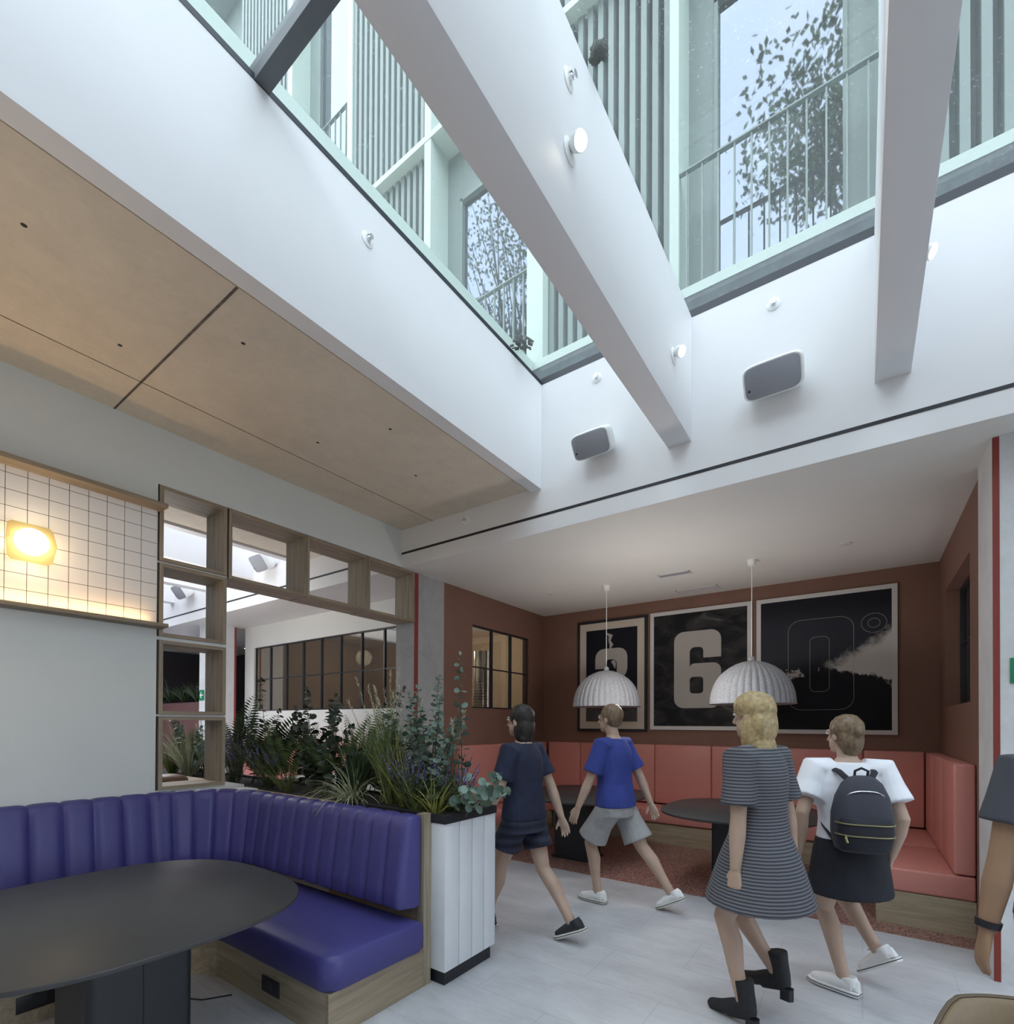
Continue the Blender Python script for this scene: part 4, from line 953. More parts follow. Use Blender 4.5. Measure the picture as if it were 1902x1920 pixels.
eucalyptus(-2.33, 2.40, [(.05, 0, .86, .02, .0), (-.12, .05, .78, -.03, .1), (.10, -.05, .74, .02, .1), (-.02, .1, .80, -.02, .05), (.16, .03, .66, .05, .1), (-.18, -.04, .62, -.05, .15), (.0, -.1, .70, 0, .1), (.12, .1, .6, .03, .1), (-.08, -.12, .56, 0, .2), (.2, -.1, .5, .06, .2)], 'dense round-leaved eucalyptus in front of the concrete column')
eucalyptus(-2.10, 2.44, [(.04, .02, 1.0, -.02, .0)], 'single tall eucalyptus stem at the right end of the planter', r=.038, leafgap=.055)
eucalyptus(-2.12, 2.38, [(.5, -.15, .44, .35, .9), (.35, .1, .36, .2, .7), (.3, -.3, .30, .2, .8)], 'low eucalyptus spray drooping over the right planter end', r=.042)
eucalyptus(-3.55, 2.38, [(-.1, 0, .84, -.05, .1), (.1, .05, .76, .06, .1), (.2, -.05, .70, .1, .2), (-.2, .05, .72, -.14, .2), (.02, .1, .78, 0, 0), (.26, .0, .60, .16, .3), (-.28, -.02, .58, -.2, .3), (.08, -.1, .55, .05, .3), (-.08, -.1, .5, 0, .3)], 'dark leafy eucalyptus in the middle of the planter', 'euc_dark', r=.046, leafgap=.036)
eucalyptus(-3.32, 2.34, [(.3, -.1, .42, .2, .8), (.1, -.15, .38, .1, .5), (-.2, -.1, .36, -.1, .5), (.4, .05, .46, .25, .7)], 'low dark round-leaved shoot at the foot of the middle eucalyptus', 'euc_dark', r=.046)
eucalyptus(-2.62, 2.50, [(-.1, .0, .66, -.05, .2), (.1, .0, .60, .05, .2), (-.25, 0, .5, -.15, .3)], 'slender eucalyptus left of the dense one, against the red stripe', 'euc', r=.04)
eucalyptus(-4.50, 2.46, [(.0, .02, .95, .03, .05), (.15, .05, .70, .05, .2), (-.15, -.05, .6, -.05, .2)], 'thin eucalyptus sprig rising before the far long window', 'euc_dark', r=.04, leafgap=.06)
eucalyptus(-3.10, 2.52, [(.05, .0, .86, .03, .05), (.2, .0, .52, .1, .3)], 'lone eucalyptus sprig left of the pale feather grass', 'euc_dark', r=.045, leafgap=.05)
eucalyptus(-6.0, 2.42, [(.05, .0, .66, .03, .2), (-.2, .0, .6, -.1, .3), (.25, .05, .55, .1, .3), (.5, 0, .5, .25, .4)], 'leafy shrub seen through the third wall box', 'euc', r=.05)
fern(-3.02, 2.40, 7, .74, 'fern standing in front of the long window, left of the feather grass', az0=.3, az1=2.9, spread=.7)
fern(-2.90, 2.50, 3, .80, 'tall upright fern beside the pale feather grass', spread=.35)
fern(-3.30, 2.44, 7, .70, 'wide fern arching right of the dark middle eucalyptus', spread=1.1)
fern(-4.05, 2.44, 8, .72, 'fern left of the dark middle eucalyptus', spread=.75)
fern(-4.62, 2.42, 6, .92, 'arching dark fern frond right of the wall box column', 'zz', spread=1.2, az0=-.5, az1=.9)
fern(-5.9, 2.50, 6, .6, 'fern behind the lowest wall box', spread=.9)
fern(-5.02, 2.44, 7, .88, 'glossy dark stems curving at the edge of the wall boxes', 'zz', spread=.5)
fern(-4.35, 2.40, 7, .6, 'low dark fern between the two left lavenders', 'zz', spread=.9)
grass(-2.98, 2.28, 150, .42, 'pale variegated grass spilling over the blue booth back', 'grass_pale', .95, 1.9, .0028, (-.02, -.32))
grass(-2.16, 2.27, 24, .30, 'bright yellow-green grass tuft at the planter corner', 'grass_yellow', .75, 1.1, .0055, (.05, -.1))
grass(-2.50, 2.36, 60, .50, 'yellowish grass clump left of the right lavender', 'grass_yellow', .5, .9, .004)
grass(-2.68, 2.40, 110, .60, 'tall thin grass behind the yellowish clump', 'grass', .45, .6, .003)
grass(-3.02, 2.36, 120, .52, 'dark green upright grass left of the feather grass', 'zz', .35, .5, .004)
grass(-3.84, 2.30, 60, .46, 'sparse arching grass in front of the left fern', 'grass', .7, 1.3, .003, (-.1, -.1))
grass(-5.75, 2.36, 170, .62, 'straw-coloured grass seen through the lowest wall box', 'grass_pale', .7, .9, .004)
grass(-6.2, 2.38, 120, .60, 'green grass seen at the left of the lowest wall box', 'grass', .6, .9, .004)
grass(-2.32, 2.28, 70, .36, 'short green grass under the dense eucalyptus', 'grass', .8, 1.0, .003)
lavender(-2.40, 2.33, 46, .44, 'purple lavender left of the yellow-green corner tuft', (-.02, -.1))
lavender(-2.15, 2.42, 34, .36, 'purple lavender at the right end of the planter', (.22, -.05))
lavender(-4.72, 2.32, 50, .52, 'purple lavender next to the wooden wall boxes', (0, -.05))
lavender(-4.10, 2.30, 44, .46, 'purple lavender second from the wall boxes', (0, -.05))
plume(-2.72, 2.40, 13, .92, 'pale feather grass before the end of the long window', 'plume', -.03, .26)
plume(-2.48, 2.52, 7, .78, 'brownish feather grass in front of the concrete column edge', 'plume', .02, .2)
plume(-5.85, 2.54, 7, .70, 'feathery cream grass heads seen through the third wall box', 'plume', .02, .22)
plume(-2.24, 2.50, 5, .62, 'thin yellow seed heads beside the tall eucalyptus stem', 'plume', .05, .12)
# plants on the far partition
for k in range(5):
    x = -13.0 + k * .62; t = None; b = MB()
    for i in range(60):
        az = RN.uniform(0, 6.28); pts = curve((x, 4.72, 1.95), (cos(az) * .7, sin(az) * .5, 1), RN.uniform(.3, .6), 5, .8, .08); blade(b, pts, .018)
    tag(b.build('far_plant', 'zz'), 'dark bushy plant standing on the distant pink partition', 'plant', 'dark plants on the distant partition')

# ------------------------------------------------------------------ trees outside that the facade windows mirror
def tree(x, y, crown, label, nb, nl, lr, seed, lsz=.11):
    rnd = random.Random(seed); t = thing('tree', (x, y, 0), label, 'tree', 'trees reflected in the facade windows'); tr, lf = MB(), MB()
    top = V(crown[0]); tr.tube([(x, y, 0), (x + .1, y, 5), V((x, y, 8)).lerp(top, .25)], [.28, .2, .13], 8)
    base = V((x, y, 8)).lerp(top, .25)
    for i in range(nb):
        c = V(crown[rnd.randrange(len(crown))]) + V((rnd.gauss(0, lr), rnd.gauss(0, lr), rnd.gauss(0, lr * .8)))
        mid = base.lerp(c, .5) + V((rnd.gauss(0, .3), rnd.gauss(0, .3), rnd.gauss(.2, .3)))
        tr.tube([base, mid, c], [.06, .03, .008], 5)
        for k in range(nl):
            p = c + V((rnd.gauss(0, .42), rnd.gauss(0, .42), rnd.gauss(0, .36))); d = V((rnd.gauss(0, 1), rnd.gauss(0, 1), rnd.gauss(-.3, 1))).normalized()
            leaf_long(lf, p, d, V((rnd.gauss(0, 1), rnd.gauss(0, 1), 1)), lsz * rnd.uniform(.7, 1.4), lsz * .3, .1)
    tr.build('trunk', 'bark', t, smooth=True); lf.build('crown', 'treeleaf', t)
tree(1.9, -5.0, [(-.1, -4.6, 17.6), (.1, -4.6, 16.4), (.3, -4.8, 18.8), (-.9, -4.5, 15.6), (-.5, -4.5, 15.0), (.2, -4.6, 15.2), (.6, -4.9, 20), (-1.0, -4.5, 14.6)], 'tall leafy tree beyond the building, mirrored in the window above the larger speaker', 44, 120, .5, 3, .16)
tree(-9.0, -5.2, [(-10.4, -5, 17), (-9.6, -5, 18.6), (-9.4, -5, 15.6), (-11.4, -5, 19), (-10.2, -5, 14.4), (-8.6, -5, 17.4), (-11.2, -5, 15.4), (-10.2, -5, 20.4)], 'thin-branched tree beyond the building, mirrored in the lower left window', 60, 60, .9, 5, .13)
# ------------------------------------------------------------------ people
def ik(a, c, l1, l2, bend):
    a, c, bend = V(a), V(c), V(bend); d = c - a; L = min(d.length, (l1 + l2) * .999); u = d.normalized(); c = a + u * L
    x = (l1 * l1 - l2 * l2 + L * L) / (2 * L); h = sqrt(max(0, l1 * l1 - x * x)); pb = (bend - u * bend.dot(u)).normalized()
    return a + u * x + pb * h, c
def ering(c, fw, sd, up, a, b_, n=20):
    return [c + sd * a * cos(2 * pi * j / n) + fw * b_ * sin(2 * pi * j / n) for j in range(n)]
def hand(b, w, d, palmn, side, s_=1., curl=.5):
    """w wrist, d pointing direction, palmn palm normal, side = thumb direction"""
    d = V(d).normalized(); pn = V(palmn); pn = (pn - d * pn.dot(d)).normalized(); sd = V(side); sd = (sd - d * sd.dot(d) - pn * sd.dot(pn)).normalized()
    rr = []
    for q, hw, ht in ((-.02, .026, .020), (.01, .028, .019), (.05, .038, .016), (.085, .040, .014), (.098, .036, .010)):
        c = w + d * q * s_; rr.append([c + sd * hw * s_ * cos(2 * pi * j / 12) + pn * ht * s_ * sin(2 * pi * j / 12) for j in range(12)])
    b.rings(rr)
    for k, (o, L) in enumerate(((.031, .070), (.0105, .080), (-.0105, .074), (-.031, .058))):
        p = w + d * .085 * s_ + sd * o * s_; dd = (d + sd * o * 2.4).normalized(); pts = [p - d * .02 * s_, p]
        for i, f_ in enumerate((.42, .33, .25)):
            dd = (dd + pn * curl * (.35 + .25 * i)).normalized(); pts.append(pts[-1] + dd * L * f_ * s_)
        b.tube(pts, [.0092 * s_, .0094 * s_, .0088 * s_, .0080 * s_, .0066 * s_], 8)
    p = w + d * .022 * s_ + sd * .024 * s_; dd = (d * .65 + sd * .75 + pn * .35).normalized(); pts = [p - dd * .01, p]
    for f_ in (.032, .028, .022): dd = (dd + d * .28 + pn * .12).normalized(); pts.append(pts[-1] + dd * f_ * s_)
    b.tube(pts, [.012 * s_, .013 * s_, .0115 * s_, .010 * s_, .0075 * s_], 8)
def walker(name_label, H, hip, face, torso, lean, feet, hands, skin, headturn=None, sh_w=.2, heavy=1.):
    """hip (x,y,z); face = heading vector of the legs, torso = heading of the chest; feet [(ankle, toe dir)], hands [(wrist)] left,right"""
    k = H / 1.72; face = V((*face, 0)).normalized(); tf = V((*torso, 0)).normalized(); Z = V((0, 0, 1))
    ts = Z.cross(tf)            # left side of the chest
    ls = Z.cross(face)
    hip = V(hip); up = (Z + V((*lean, 0))).normalized()
    neck = hip + up * .50 * k; J = dict(hip=hip, neck=neck, up=up, tf=tf, ts=ts, face=face, ls=ls, k=k)
    J['sh'] = [neck + ts * s_ * (sh_w - .02) * k - up * .055 * k for s_ in (1, -1)]
    J['hj'] = [hip + ls * s_ * .092 * k - Z * .02 for s_ in (1, -1)]
    J['feet'] = feet; J['knee'] = []; J['ank'] = []
    for i in range(2):
        kn, an = ik(J['hj'][i], feet[i][0], .425 * k, .42 * k, face + V(feet[i][2]) if len(feet[i]) > 2 else face); J['knee'].append(kn); J['ank'].append(an)
    J['elb'] = []; J['wr'] = []
    for i in range(2):
        e, w_ = ik(J['sh'][i], hands[i], .29 * k, .255 * k, -tf * .9 + ts * (.5 if i == 0 else -.5)); J['elb'].append(e); J['wr'].append(w_)
    t = thing('person', (hip.x, hip.y, 0), name_label, 'person')
    b = MB()
    # trunk
    rr = []
    for q, a, d_, o in ((-.10, .145, .105, 0), (-.03, .172, .118, -.008), (.04, .168, .112, -.004), (.14, .142, .100, .0), (.24, .150, .105, .004), (.34, .168, .112, .006), (.42, .170, .10, .0), (.47, .14, .08, -.005), (.505, .075, .06, -.006), (.53, .055, .055, .0)):
        mixs = (ls * (1 - q / .5) + ts * (q / .5)).normalized() if 0 < q < .5 else (ls if q <= 0 else ts); fwv = mixs.cross(Z) 
        rr.append(ering(hip + up * q * k + fwv * o, fwv, mixs, up, a * k * heavy, d_ * k * heavy))
    b.rings(rr)
    # neck and head
    hd = V((*headturn, 0)).normalized() if headturn else tf; hs = Z.cross(hd)
    hc = neck + up * .165 * k + hd * .022 * k; J['hc'] = hc; J['hd'] = hd; J['hs'] = hs
    b.tube([neck - up * .04, neck + up * .03, hc - Z * .06 * k - hd * .012], [.062 * k, .054 * k, .052 * k], 14)
    rot = Matrix((hs, hd, Z)).transposed()
    b.ell(hc + Z * .025 * k - hd * .008, (.073 * k, .092 * k, .092 * k), rot); b.ell(hc - Z * .045 * k + hd * .022 * k, (.056 * k, .066 * k, .070 * k), rot); b.ell(hc - Z * .088 * k + hd * .062 * k, (.026 * k, .024 * k, .022 * k), rot)
    b.tube([hc + hd * .083 * k + Z * .018 * k, hc + hd * .098 * k - Z * .008 * k, hc + hd * .108 * k - Z * .026 * k, hc + hd * .088 * k - Z * .034 * k], [.009, .011, .0135, .010], 8)
    b.ell(hc + hd * .084 * k - Z * .060 * k, (.024 * k, .010, .006), rot); b.ell(hc + hd * .082 * k - Z * .071 * k, (.021 * k, .010, .007), rot)
    for s_ in (1, -1): b.ell(hc + hs * s_ * .076 * k - hd * .008 - Z * .005, (.010, .020 * k, .032 * k), rot); b.ell(hc + hs * s_ * .033 * k + hd * .082 * k + Z * .030 * k, (.022 * k, .008, .008), rot)
    # limbs
    for i in range(2):
        s_ = 1 if i == 0 else -1
        b.tube([J['hj'][i] + Z * .06, J['hj'][i] - Z * .04, J['hj'][i].lerp(J['knee'][i], .5), J['knee'][i] - face * .006, J['knee'][i].lerp(J['ank'][i], .3) - face * .016, J['knee'][i].lerp(J['ank'][i], .65), J['ank'][i] - Z * .02], [x * k * heavy for x in (.085, .088, .072, .054, .055, .041, .034)], 16)
        at, td = J['ank'][i], V(feet[i][1]).normalized(); uv = td.cross(Z.cross(td).normalized()).normalized(); b.tube([at - td * .04 - uv * .045, at - uv * .045, at + td * .08 - uv * .055, at + td * .135 - uv * .06], [.026, .032, .028, .016], 12)
        b.tube([J['sh'][i] + ts * -s_ * .06, J['sh'][i], J['sh'][i].lerp(J['elb'][i], .35), J['elb'][i], J['elb'][i].lerp(J['wr'][i], .35), J['wr'][i]], [x * k for x in (.05, .054, .047, .038, .040, .026)], 14)
        d = (J['wr'][i] - J['elb'][i]).normalized(); hand(b, J['wr'][i], d, -ts * s_, tf, k * .98, .45)
    body = b.build('body', skin, t); remesh(body, .0062, 2, .5)
    for s_ in (1, -1):
        eye = MB().ell(hc + hs * s_ * .033 * k + hd * .083 * k + Z * .016 * k, (.012, .010, .008), rot).build('eye', 'eye', t, smooth=True)
        MB().ell(hc + hs * s_ * .033 * k + hd * .0905 * k + Z * .016 * k, (.005, .004, .005), rot, 10, 6).build('iris', 'dark', eye, smooth=True)
    return t, J
def trunk(b, J, q0, q1, ex, flare=0, ns=9, hem=.0):
    k, hip, up, ls, ts = J['k'], J['hip'], J['up'], J['ls'], J['ts']; Z = V((0, 0, 1)); rr = []
    tab = [(-.6, .19, .15), (-.10, .185, .142), (-.03, .190, .136), (.04, .182, .128), (.14, .158, .114), (.24, .160, .116), (.34, .176, .120), (.42, .176, .106), (.47, .142, .085), (.50, .09, .07), (.53, .07, .066)]
    for i in range(ns + 1):
        q = q0 + (q1 - q0) * i / ns
        for (a, d) in zip(tab[:-1], tab[1:]):
            if a[0] <= q <= d[0]: f_ = (q - a[0]) / (d[0] - a[0]); w_, dp = a[1] + (d[1] - a[1]) * f_, a[2] + (d[2] - a[2]) * f_; break
        mixs = (ls * (1 - q / .5) + ts * (q / .5)).normalized() if 0 < q < .5 else (ls if q <= 0 else ts); fwv = mixs.cross(Z)
        fl = max(0, -q + .05) * flare
        axis = up if q > 0 else Z
        rr.append(ering(hip + axis * q * k, fwv, mixs, up, (w_ + ex + fl) * k, (dp + ex + fl) * k, 24))
    b.rings(rr)
def sleeve(b, J, i, f0, ex=.014, fore=0):
    k = J['k']; sh, el, wr = J['sh'][i], J['elb'][i], J['wr'][i]; s_ = 1 if i == 0 else -1; e = sh.lerp(el, f0)
    pts = [sh - J['ts'] * s_ * .08, sh + V((0, 0, .008)), sh.lerp(el, f0 * .5), e]; rad = [.058 + ex, .061 + ex, .056 + ex, .054 + ex * 1.5]
    if fore: pts.append(el.lerp(wr, fore)); rad[3] = .046 + ex; rad.append(.042 + ex)
    b.tube(pts, [r * k for r in rad], 16)
def cloth(b, name, mat, t, vox=.0075, sm=4):
    o = b.build(name, mat, t); return remesh(o, vox, sm, .5)
def legs_cloth(b, J, f0, ex=.02, i_s=(0, 1), wide=.0):
    k = J['k']; Z = V((0, 0, 1))
    for i in i_s:
        h, kn, an = J['hj'][i], J['knee'][i], J['ank'][i]; pts = [h + Z * .015, h - Z * .04]; r = [.080, .092]
        if f0 <= 1: pts += [h.lerp(kn, f0 * .6), h.lerp(kn, f0)]; r += [.088, .080 + wide]
        else: pts += [h.lerp(kn, .55), kn, kn.lerp(an, (f0 - 1) * .5), kn.lerp(an, f0 - 1)]; r += [.084, .064, .062, .056 + wide]
        b.tube(pts, [(x + ex) * k for x in r], 18)
def sneaker(t, ank, td, mat, sole='rubber', pitch=0., L=.26, stripe=True):
    td = V(td).normalized(); sd = V((0, 0, 1)).cross(td)
    if sd.length < .1: sd = V((0, 1, 0))
    sd.normalize(); upv = td.cross(sd).normalized(); c = V(ank) - upv * .085
    def P(x, y, z): return c + td * x + sd * y + upv * z
    outl = [(-.075, .022), (-.06, .033), (-.02, .036), (.05, .040), (.11, .045), (.155, .038), (.185, .018)]
    def ring(z, g):
        a = [(x + (g if x > .15 else (-g if x < -.06 else 0)), y + g) for x, y in outl]; o = [P(x, y, z) for x, y in a] + [P(x, -y, z) for x, y in reversed(a)]; return o
    MB().rings([ring(0, 0), ring(.004, .004), ring(.024, .004), ring(.026, .0)]).build('sole', sole, t, smooth=True)
    b = MB()
    b.ell(P(.12, 0, .035), (.060, .040, .028), Matrix((td, sd, upv)).transposed()); b.tube([P(-.045, 0, .05), P(.0, 0, .055), P(.06, 0, .045), P(.13, 0, .030)], [.038, .041, .040, .034], 14)
    b.tube([P(-.032, 0, .045), P(-.022, 0, .095)], [.040, .041], 14); b.tube([P(-.055, 0, .03), P(-.062, 0, .085)], [.028, .016], 10)
    o = b.build('upper', mat, t); remesh(o, .005, 2)
    if stripe:
        r0 = ring(.0145, .0048); MB().tube(r0 + [r0[0]], .0022, 5).build('sole_stripe', 'dark', t)
    b = MB()
    for i in range(4): x = .03 + i * .022; b.tube([P(x, -.020, .083 - i * .009), P(x, 0, .090 - i * .009), P(x, .020, .083 - i * .009)], .0035, 6)
    for s_ in (1, -1): b.tube([P(.035, 0, .092), P(.03, .018 * s_, .108), P(.05, .022 * s_, .103), P(.04, 0, .092)], .003, 6)
    b.build('laces', sole if mat != 'shoe_white' else mat, t, smooth=True)
def hair(t, J, mat, parts, name='hair', vox=.007, seed=1, rough=.006):
    hc, hd, hs, k = J['hc'], J['hd'], J['hs'], J['k']; Z = V((0, 0, 1)); b = MB(); rot = Matrix((hs, hd, Z)).transposed()
    b.ell(hc + Z * .040 * k - hd * .022 * k, (.089 * k, .099 * k, .096 * k), rot)
    for f_, r in parts: b.ell(hc + hs * f_[0] * k + hd * f_[1] * k + Z * f_[2] * k, tuple(q * k for q in r), rot)
    o = b.build(name, mat, t); remesh(o, vox, 3)
    for vt in o.data.vertices:
        p = vt.co; n_ = noise.noise(V((p.x * 60, p.y * 60, p.z * 9 + seed))); vt.co += vt.normal * n_ * rough
    return o
def ankle(x, y, z=.09): return V((x, y, z))
# --- person in navy beside the planter
t, J = walker('dark-haired person in navy top and shorts walking left beside the planter, black sneakers', 1.68, (-2.02, 3.06, .90), (-1, .05), (-1, .0), (-.03, 0),
    [(ankle(-2.30, 2.99, .092), (-1, .06, .02)), (ankle(-1.66, 3.13, .155), (-.88, .06, -.42))], [(-2.20, 2.80, .86), (-1.84, 3.30, .83)], 'skin')
b = MB(); trunk(b, J, -.05, .505, .014)
for i in (0, 1): sleeve(b, J, i, .72)
cloth(b, 'top', 'navy', t)
b = MB(); trunk(b, J, -.14, .0, .006); legs_cloth(b, J, .62, .014, wide=.02); cloth(b, 'shorts', 'navy2', t)
sneaker(t, J['ank'][0], (-1, .06, .0), 'shoe_black'); sneaker(t, J['ank'][1], (-.88, .06, -.42), 'shoe_black')
hair(t, J, 'hair_dark', [((0, -.055, -.04), (.085, .06, .10)), ((.045, -.03, -.07), (.035, .05, .085)), ((-.045, -.03, -.07), (.035, .05, .085)), ((0, -.05, -.12), (.075, .045, .06))])
# --- person in blue
t, J = walker('person in royal blue t-shirt and grey shorts striding left, white sneakers', 1.735, (-1.72, 4.02, .905), (-1, .03), (-1, .12), (-.05, 0),
    [(ankle(-1.86, 3.98, .092), (-1, .1, .0)), (ankle(-1.27, 4.12, .165), (-.86, .1, -.48))], [(-1.95, 3.74, .80), (-1.50, 4.30, .82)], 'skin')
b = MB(); trunk(b, J, -.06, .505, .022)
for i in (0, 1): sleeve(b, J, i, .80, .018)
cloth(b, 'tshirt', 'royal', t)
b = MB(); trunk(b, J, -.14, -.0, .010); legs_cloth(b, J, .86, .020, wide=.028); cloth(b, 'shorts', 'greycloth', t)
sneaker(t, J['ank'][0], (-1, .1, 0), 'shoe_white'); sneaker(t, J['ank'][1], (-.86, .1, -.48), 'shoe_white')
hair(t, J, 'hair_brown', [((0, -.045, .0), (.082, .06, .07))], seed=4)
# --- blond person
t, J = walker('blond person in dark striped knit dress walking left, black heeled ankle boot', 1.665, (-.43, 2.84, .93), (-1, .18), (-.95, .35), (-.02, .01),
    [(ankle(-.50, 2.80, .135), (-1, .42, -.35)), (ankle(-.37, 3.0, .24), (-.85, .35, -.35))], [(-.50, 2.60, .79), (-.30, 3.10, .80)], 'skin')
b = MB(); trunk(b, J, -.30, .505, .016, flare=.30, ns=16)
for i in (0, 1): sleeve(b, J, i, .80, .022)
cloth(b, 'dress', 'dress', t)
def boot(t, ank, td):
    td = V((td[0], td[1], 0)).normalized() if True else td; sd = V((0, 0, 1)).cross(td); Z = V((0, 0, 1)); c = V((ank.x, ank.y, ank.z - .135))
    def P(x, y, z): return c + td * x + sd * y + Z * z
    b = MB(); b.tube([P(-.035, 0, .062), P(-.025, 0, .11), P(-.012, 0, .17), P(.0, 0, .235)], [.036, .043, .045, .050], 16); b.tube([P(-.02, 0, .10), P(.05, 0, .072), P(.12, 0, .040), P(.185, 0, .026), P(.205, 0, .022)], [.042, .041, .036, .028, .012], 14); b.tube([P(-.045, 0, .07), P(0, 0, .06), P(.08, 0, .035)], [.030, .032, .030], 12)
    remesh(b.build('boot_upper', 'boot', t), .0055, 3)
    MB().rings([[P(x, y, z) for x, y in ((-.076, -.022), (-.030, -.027), (-.022, 0), (-.030, .027), (-.076, .022), (-.086, 0))] for z in (0, .06)]).build('boot_heel', 'dark', t)
boot(t, J['ank'][0], (-1, .42)); 
tdr = V((-.85, .35, 0)); boot(t, J['ank'][1], (-.85, .35))
hair(t, J, 'hair_blond', [((0, -.06, -.04), (.092, .06, .11)), ((.06, -.02, -.09), (.035, .055, .12)), ((-.06, -.02, -.09), (.035, .055, .12)), ((0, -.06, -.16), (.085, .05, .09)), ((0, .0, .06), (.092, .10, .08))], seed=7)
# --- person with backpack
t, J = walker('person in white t-shirt and black skirt seen from behind, white canvas sneakers', 1.60, (-.06, 3.46, .855), (-.75, .65), (-.30, .95), (-.02, .02),
    [(ankle(-.085, 3.47, .092), (-1, .33, 0)), (ankle(.08, 3.66, .22), (-.7, .4, -.6))], [(-.30, 3.33, .80), (.13, 3.52, .80)], 'skin', (-.75, .66), heavy=1.04)
b = MB(); trunk(b, J, -.02, .505, .018)
for i in (0, 1): sleeve(b, J, i, .66, .028)
cloth(b, 'tshirt', 'whitecloth', t)
b = MB(); trunk(b, J, -.29, .05, .022, flare=.12, ns=10); cloth(b, 'skirt', 'blackcloth', t)
sneaker(t, J['ank'][0], (-1, .33, 0), 'shoe_white', 'shoe_white'); sneaker(t, J['ank'][1], (-.7, .4, -.6), 'shoe_white', 'shoe_white')
hair(t, J, 'hair_brown', [((0, -.05, -.02), (.085, .06, .09)), ((0, -.09, .03), (.045, .045, .045)), ((0, -.055, -.08), (.06, .04, .05))], seed=9, rough=.008)
# backpack on that back
bk = -J['tf']; sd = J['ts']; Z = V((0, 0, 1)); bc = J['hip'] + Z * .21 + bk * .19
pk = thing('backpack', (bc.x, bc.y, bc.z - .21), 'small charcoal backpack with brass zips on the white t-shirt', 'backpack')
def RB(x, y, z): return bc + sd * x + bk * y + Z * z
b = MB(); rr = []
for z, w_, d_ in ((-.205, .10, .055), (-.19, .125, .072), (-.10, .142, .085), (.0, .140, .085), (.09, .122, .072), (.16, .092, .052), (.19, .062, .034), (.20, .03, .018)):
    rr.append([RB(w_ * math.copysign(abs(cos(a)) ** .7, cos(a)), d_ * math.copysign(abs(sin(a)) ** .7, sin(a)), z) for a in (2 * pi * j / 32 for j in range(32))])
b.rings(rr).build('main_body', 'packcloth', pk, smooth=True)
b = MB(); rr = []
for z, w_, d_ in ((-.20, .095, .05), (-.185, .118, .085), (-.12, .130, .110), (-.05, .130, .108), (-.02, .122, .092), (-.012, .11, .07)):
    rr.append([RB(w_ * math.copysign(abs(cos(a)) ** .7, cos(a)), .012 + d_ * math.copysign(abs(sin(a)) ** .7, sin(a)), z) for a in (2 * pi * j / 32 for j in range(32))])
b.rings(rr).build('front_pocket', 'packcloth2', pk, smooth=True)
def arc(w_, d_, z, a0=200, a1=-20, sag=.0, off=.012): return [RB(w_ * math.copysign(abs(cos(radians(a))) ** .7, cos(radians(a))), off + d_ * math.copysign(abs(sin(radians(a))) ** .7, sin(radians(a))), z + sag * abs(cos(radians(a))) ** 2) for a in [a0 + (a1 - a0) * i / 24 for i in range(25)]]
MB().tube(arc(.134, .113, -.045), .0035, 6).build('zip', 'zip', pk, smooth=True); MB().tube(arc(.134, .114, -.105), .0035, 6).build('zip', 'zip', pk, smooth=True)
MB().tube(arc(.108, .070, .125, 200, -20, -.05, 0), .003, 6).build('zip', 'chrome', pk, smooth=True)
MB().tube([RB(.10, .095, -.105), RB(.105, .115, -.12), RB(.10, .118, -.14)], .006, 6).build('zip_pull', 'zip', pk, smooth=True)
MB().tube([RB(-.03, -.01, .19), RB(-.03, 0, .225), RB(0, .0, .24), RB(.03, 0, .225), RB(.03, -.01, .19)], .007, 8).build('haul_loop', 'packcloth2', pk, smooth=True)
for s_ in (1, -1):
    MB().tube([RB(s_ * .05, -.03, .17), RB(s_ * .085, -.075, .215), RB(s_ * .10, -.15, .225), RB(s_ * .105, -.24, .195), RB(s_ * .12, -.285, .10), RB(s_ * .14, -.23, -.02), RB(s_ * .145, -.12, -.10), RB(s_ * .12, -.03, -.16)], [.016] * 8, 8, .35, up=(1, 0, 0)).build('shoulder_strap', 'packcloth2', pk, smooth=True)
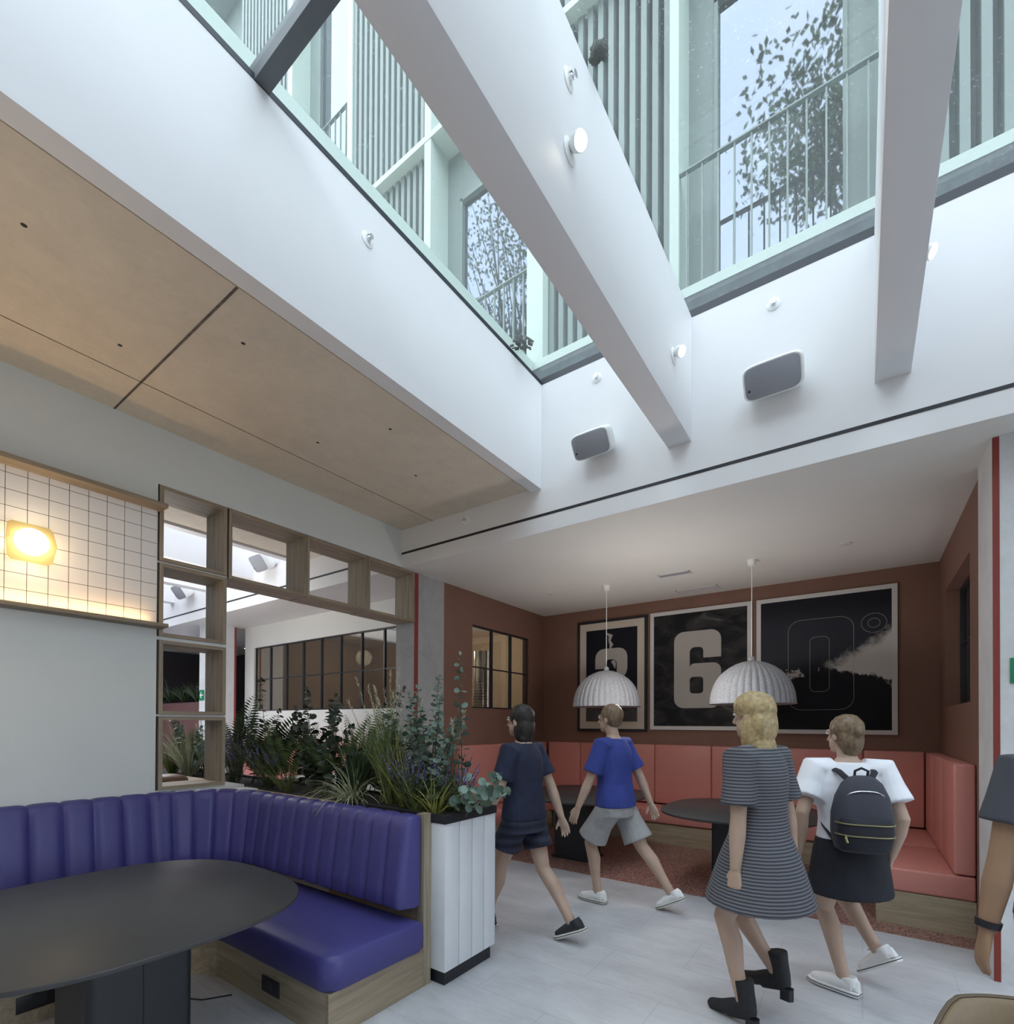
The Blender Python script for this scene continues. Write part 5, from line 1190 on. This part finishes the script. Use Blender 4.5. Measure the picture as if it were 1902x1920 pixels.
# --- person cut by the right edge
t, J = walker('person in dark top and blue jeans cut off by the right picture edge, black wristband', 1.70, (.625, 2.41, .93), (-.2, 1), (-.25, 1), (.0, .03),
    [(ankle(.55, 2.52, .092), (-.2, 1, 0)), (ankle(.71, 2.16, .13), (-.2, .9, -.4))], [(.345, 2.33, .84), (.85, 2.50, .85)], 'skin_brown', sh_w=.215)
b = MB(); trunk(b, J, -.04, .505, .02)
for i in (0, 1): sleeve(b, J, i, .6, .02)
cloth(b, 'tshirt', plain('dark_grey_cotton', (.06, .065, .08), .9), t)
b = MB(); trunk(b, J, -.12, .05, .018); legs_cloth(b, J, 1.9, .014); cloth(b, 'jeans', 'denim', t)
sneaker(t, J['ank'][0], (-.2, 1, 0), 'shoe_black'); sneaker(t, J['ank'][1], (-.2, .9, -.4), 'shoe_black')
hair(t, J, 'hair_dark', [((0, -.04, .0), (.082, .06, .07))], seed=5)
d = (J['wr'][0] - J['elb'][0]).normalized(); MB().tube([J['wr'][0] - d * .035, J['wr'][0] - d * .012], [.036, .034], 16).build('wristband', 'dark', t, smooth=True)
# ------------------------------------------------------------------ lamps of the neighbouring rooms, then added fill lights without fixtures
pointlight('meeting_room_light', (-5.6, 6.3, 2.8), MEET, (1, .86, .68), .15)
pointlight('meeting_room_light', (-7.9, 6.3, 2.8), MEET * .6, (1, .86, .70), .15)
pointlight('far_room_light', (-11.6, 4.6, 2.9), 2, (.9, .75, 1), .1)
for x, y in ((-12.4, 5.6), (-12.9, 4.9), (-11.9, 6.1)):
    tag(MB().lathe([(0, -.004), (.05, -.004), (.055, 0), (0, 0)], (x, y, ZA), 16).build('downlight', 'ceiling_spot'), 'tiny glowing downlight in the dim ceiling beyond the wall boxes', 'downlight', 'downlights in the far ceiling')
arealight('alcove_fill', (-1.8, 5.75, 2.28), (pi, 0, 0), 4.0, 1.6, ALC, (1, .93, .90))  # added fill without a fixture, aimed up to brighten the alcove ceiling
pointlight('alcove_fill', (-1.75, 4.75, 2.0), ALC2, (1, .93, .88), .15)  # second added fill, lifts the alcove back wall and bench
pointlight('neighbour_room_fill', (-7.4, 2.6, 2.9), 45, (1, .95, .88), .25)  # unseen fill added to lift the far white wall and the plants
pointlight('warm_fill_behind', (-3.4, -.9, 2.1), 17, (1, .78, .50), .2)  # unseen warm fill added to brighten the concrete ceiling
# ------------------------------------------------------------------ render look
SC.view_settings.view_transform = 'Standard'; SC.view_settings.look = 'None'; SC.view_settings.gamma = 1
SC.view_settings.use_curve_mapping = False; SC.view_settings.exposure = EXPO
c = SC.cycles
c.use_denoising = True
c.max_bounces = 10; c.diffuse_bounces = 6; c.glossy_bounces = 4; c.transmission_bounces = 4; c.transparent_max_bounces = 12
c.sample_clamp_indirect = 6; c.caustics_reflective = False; c.caustics_refractive = False
c.use_light_tree = True
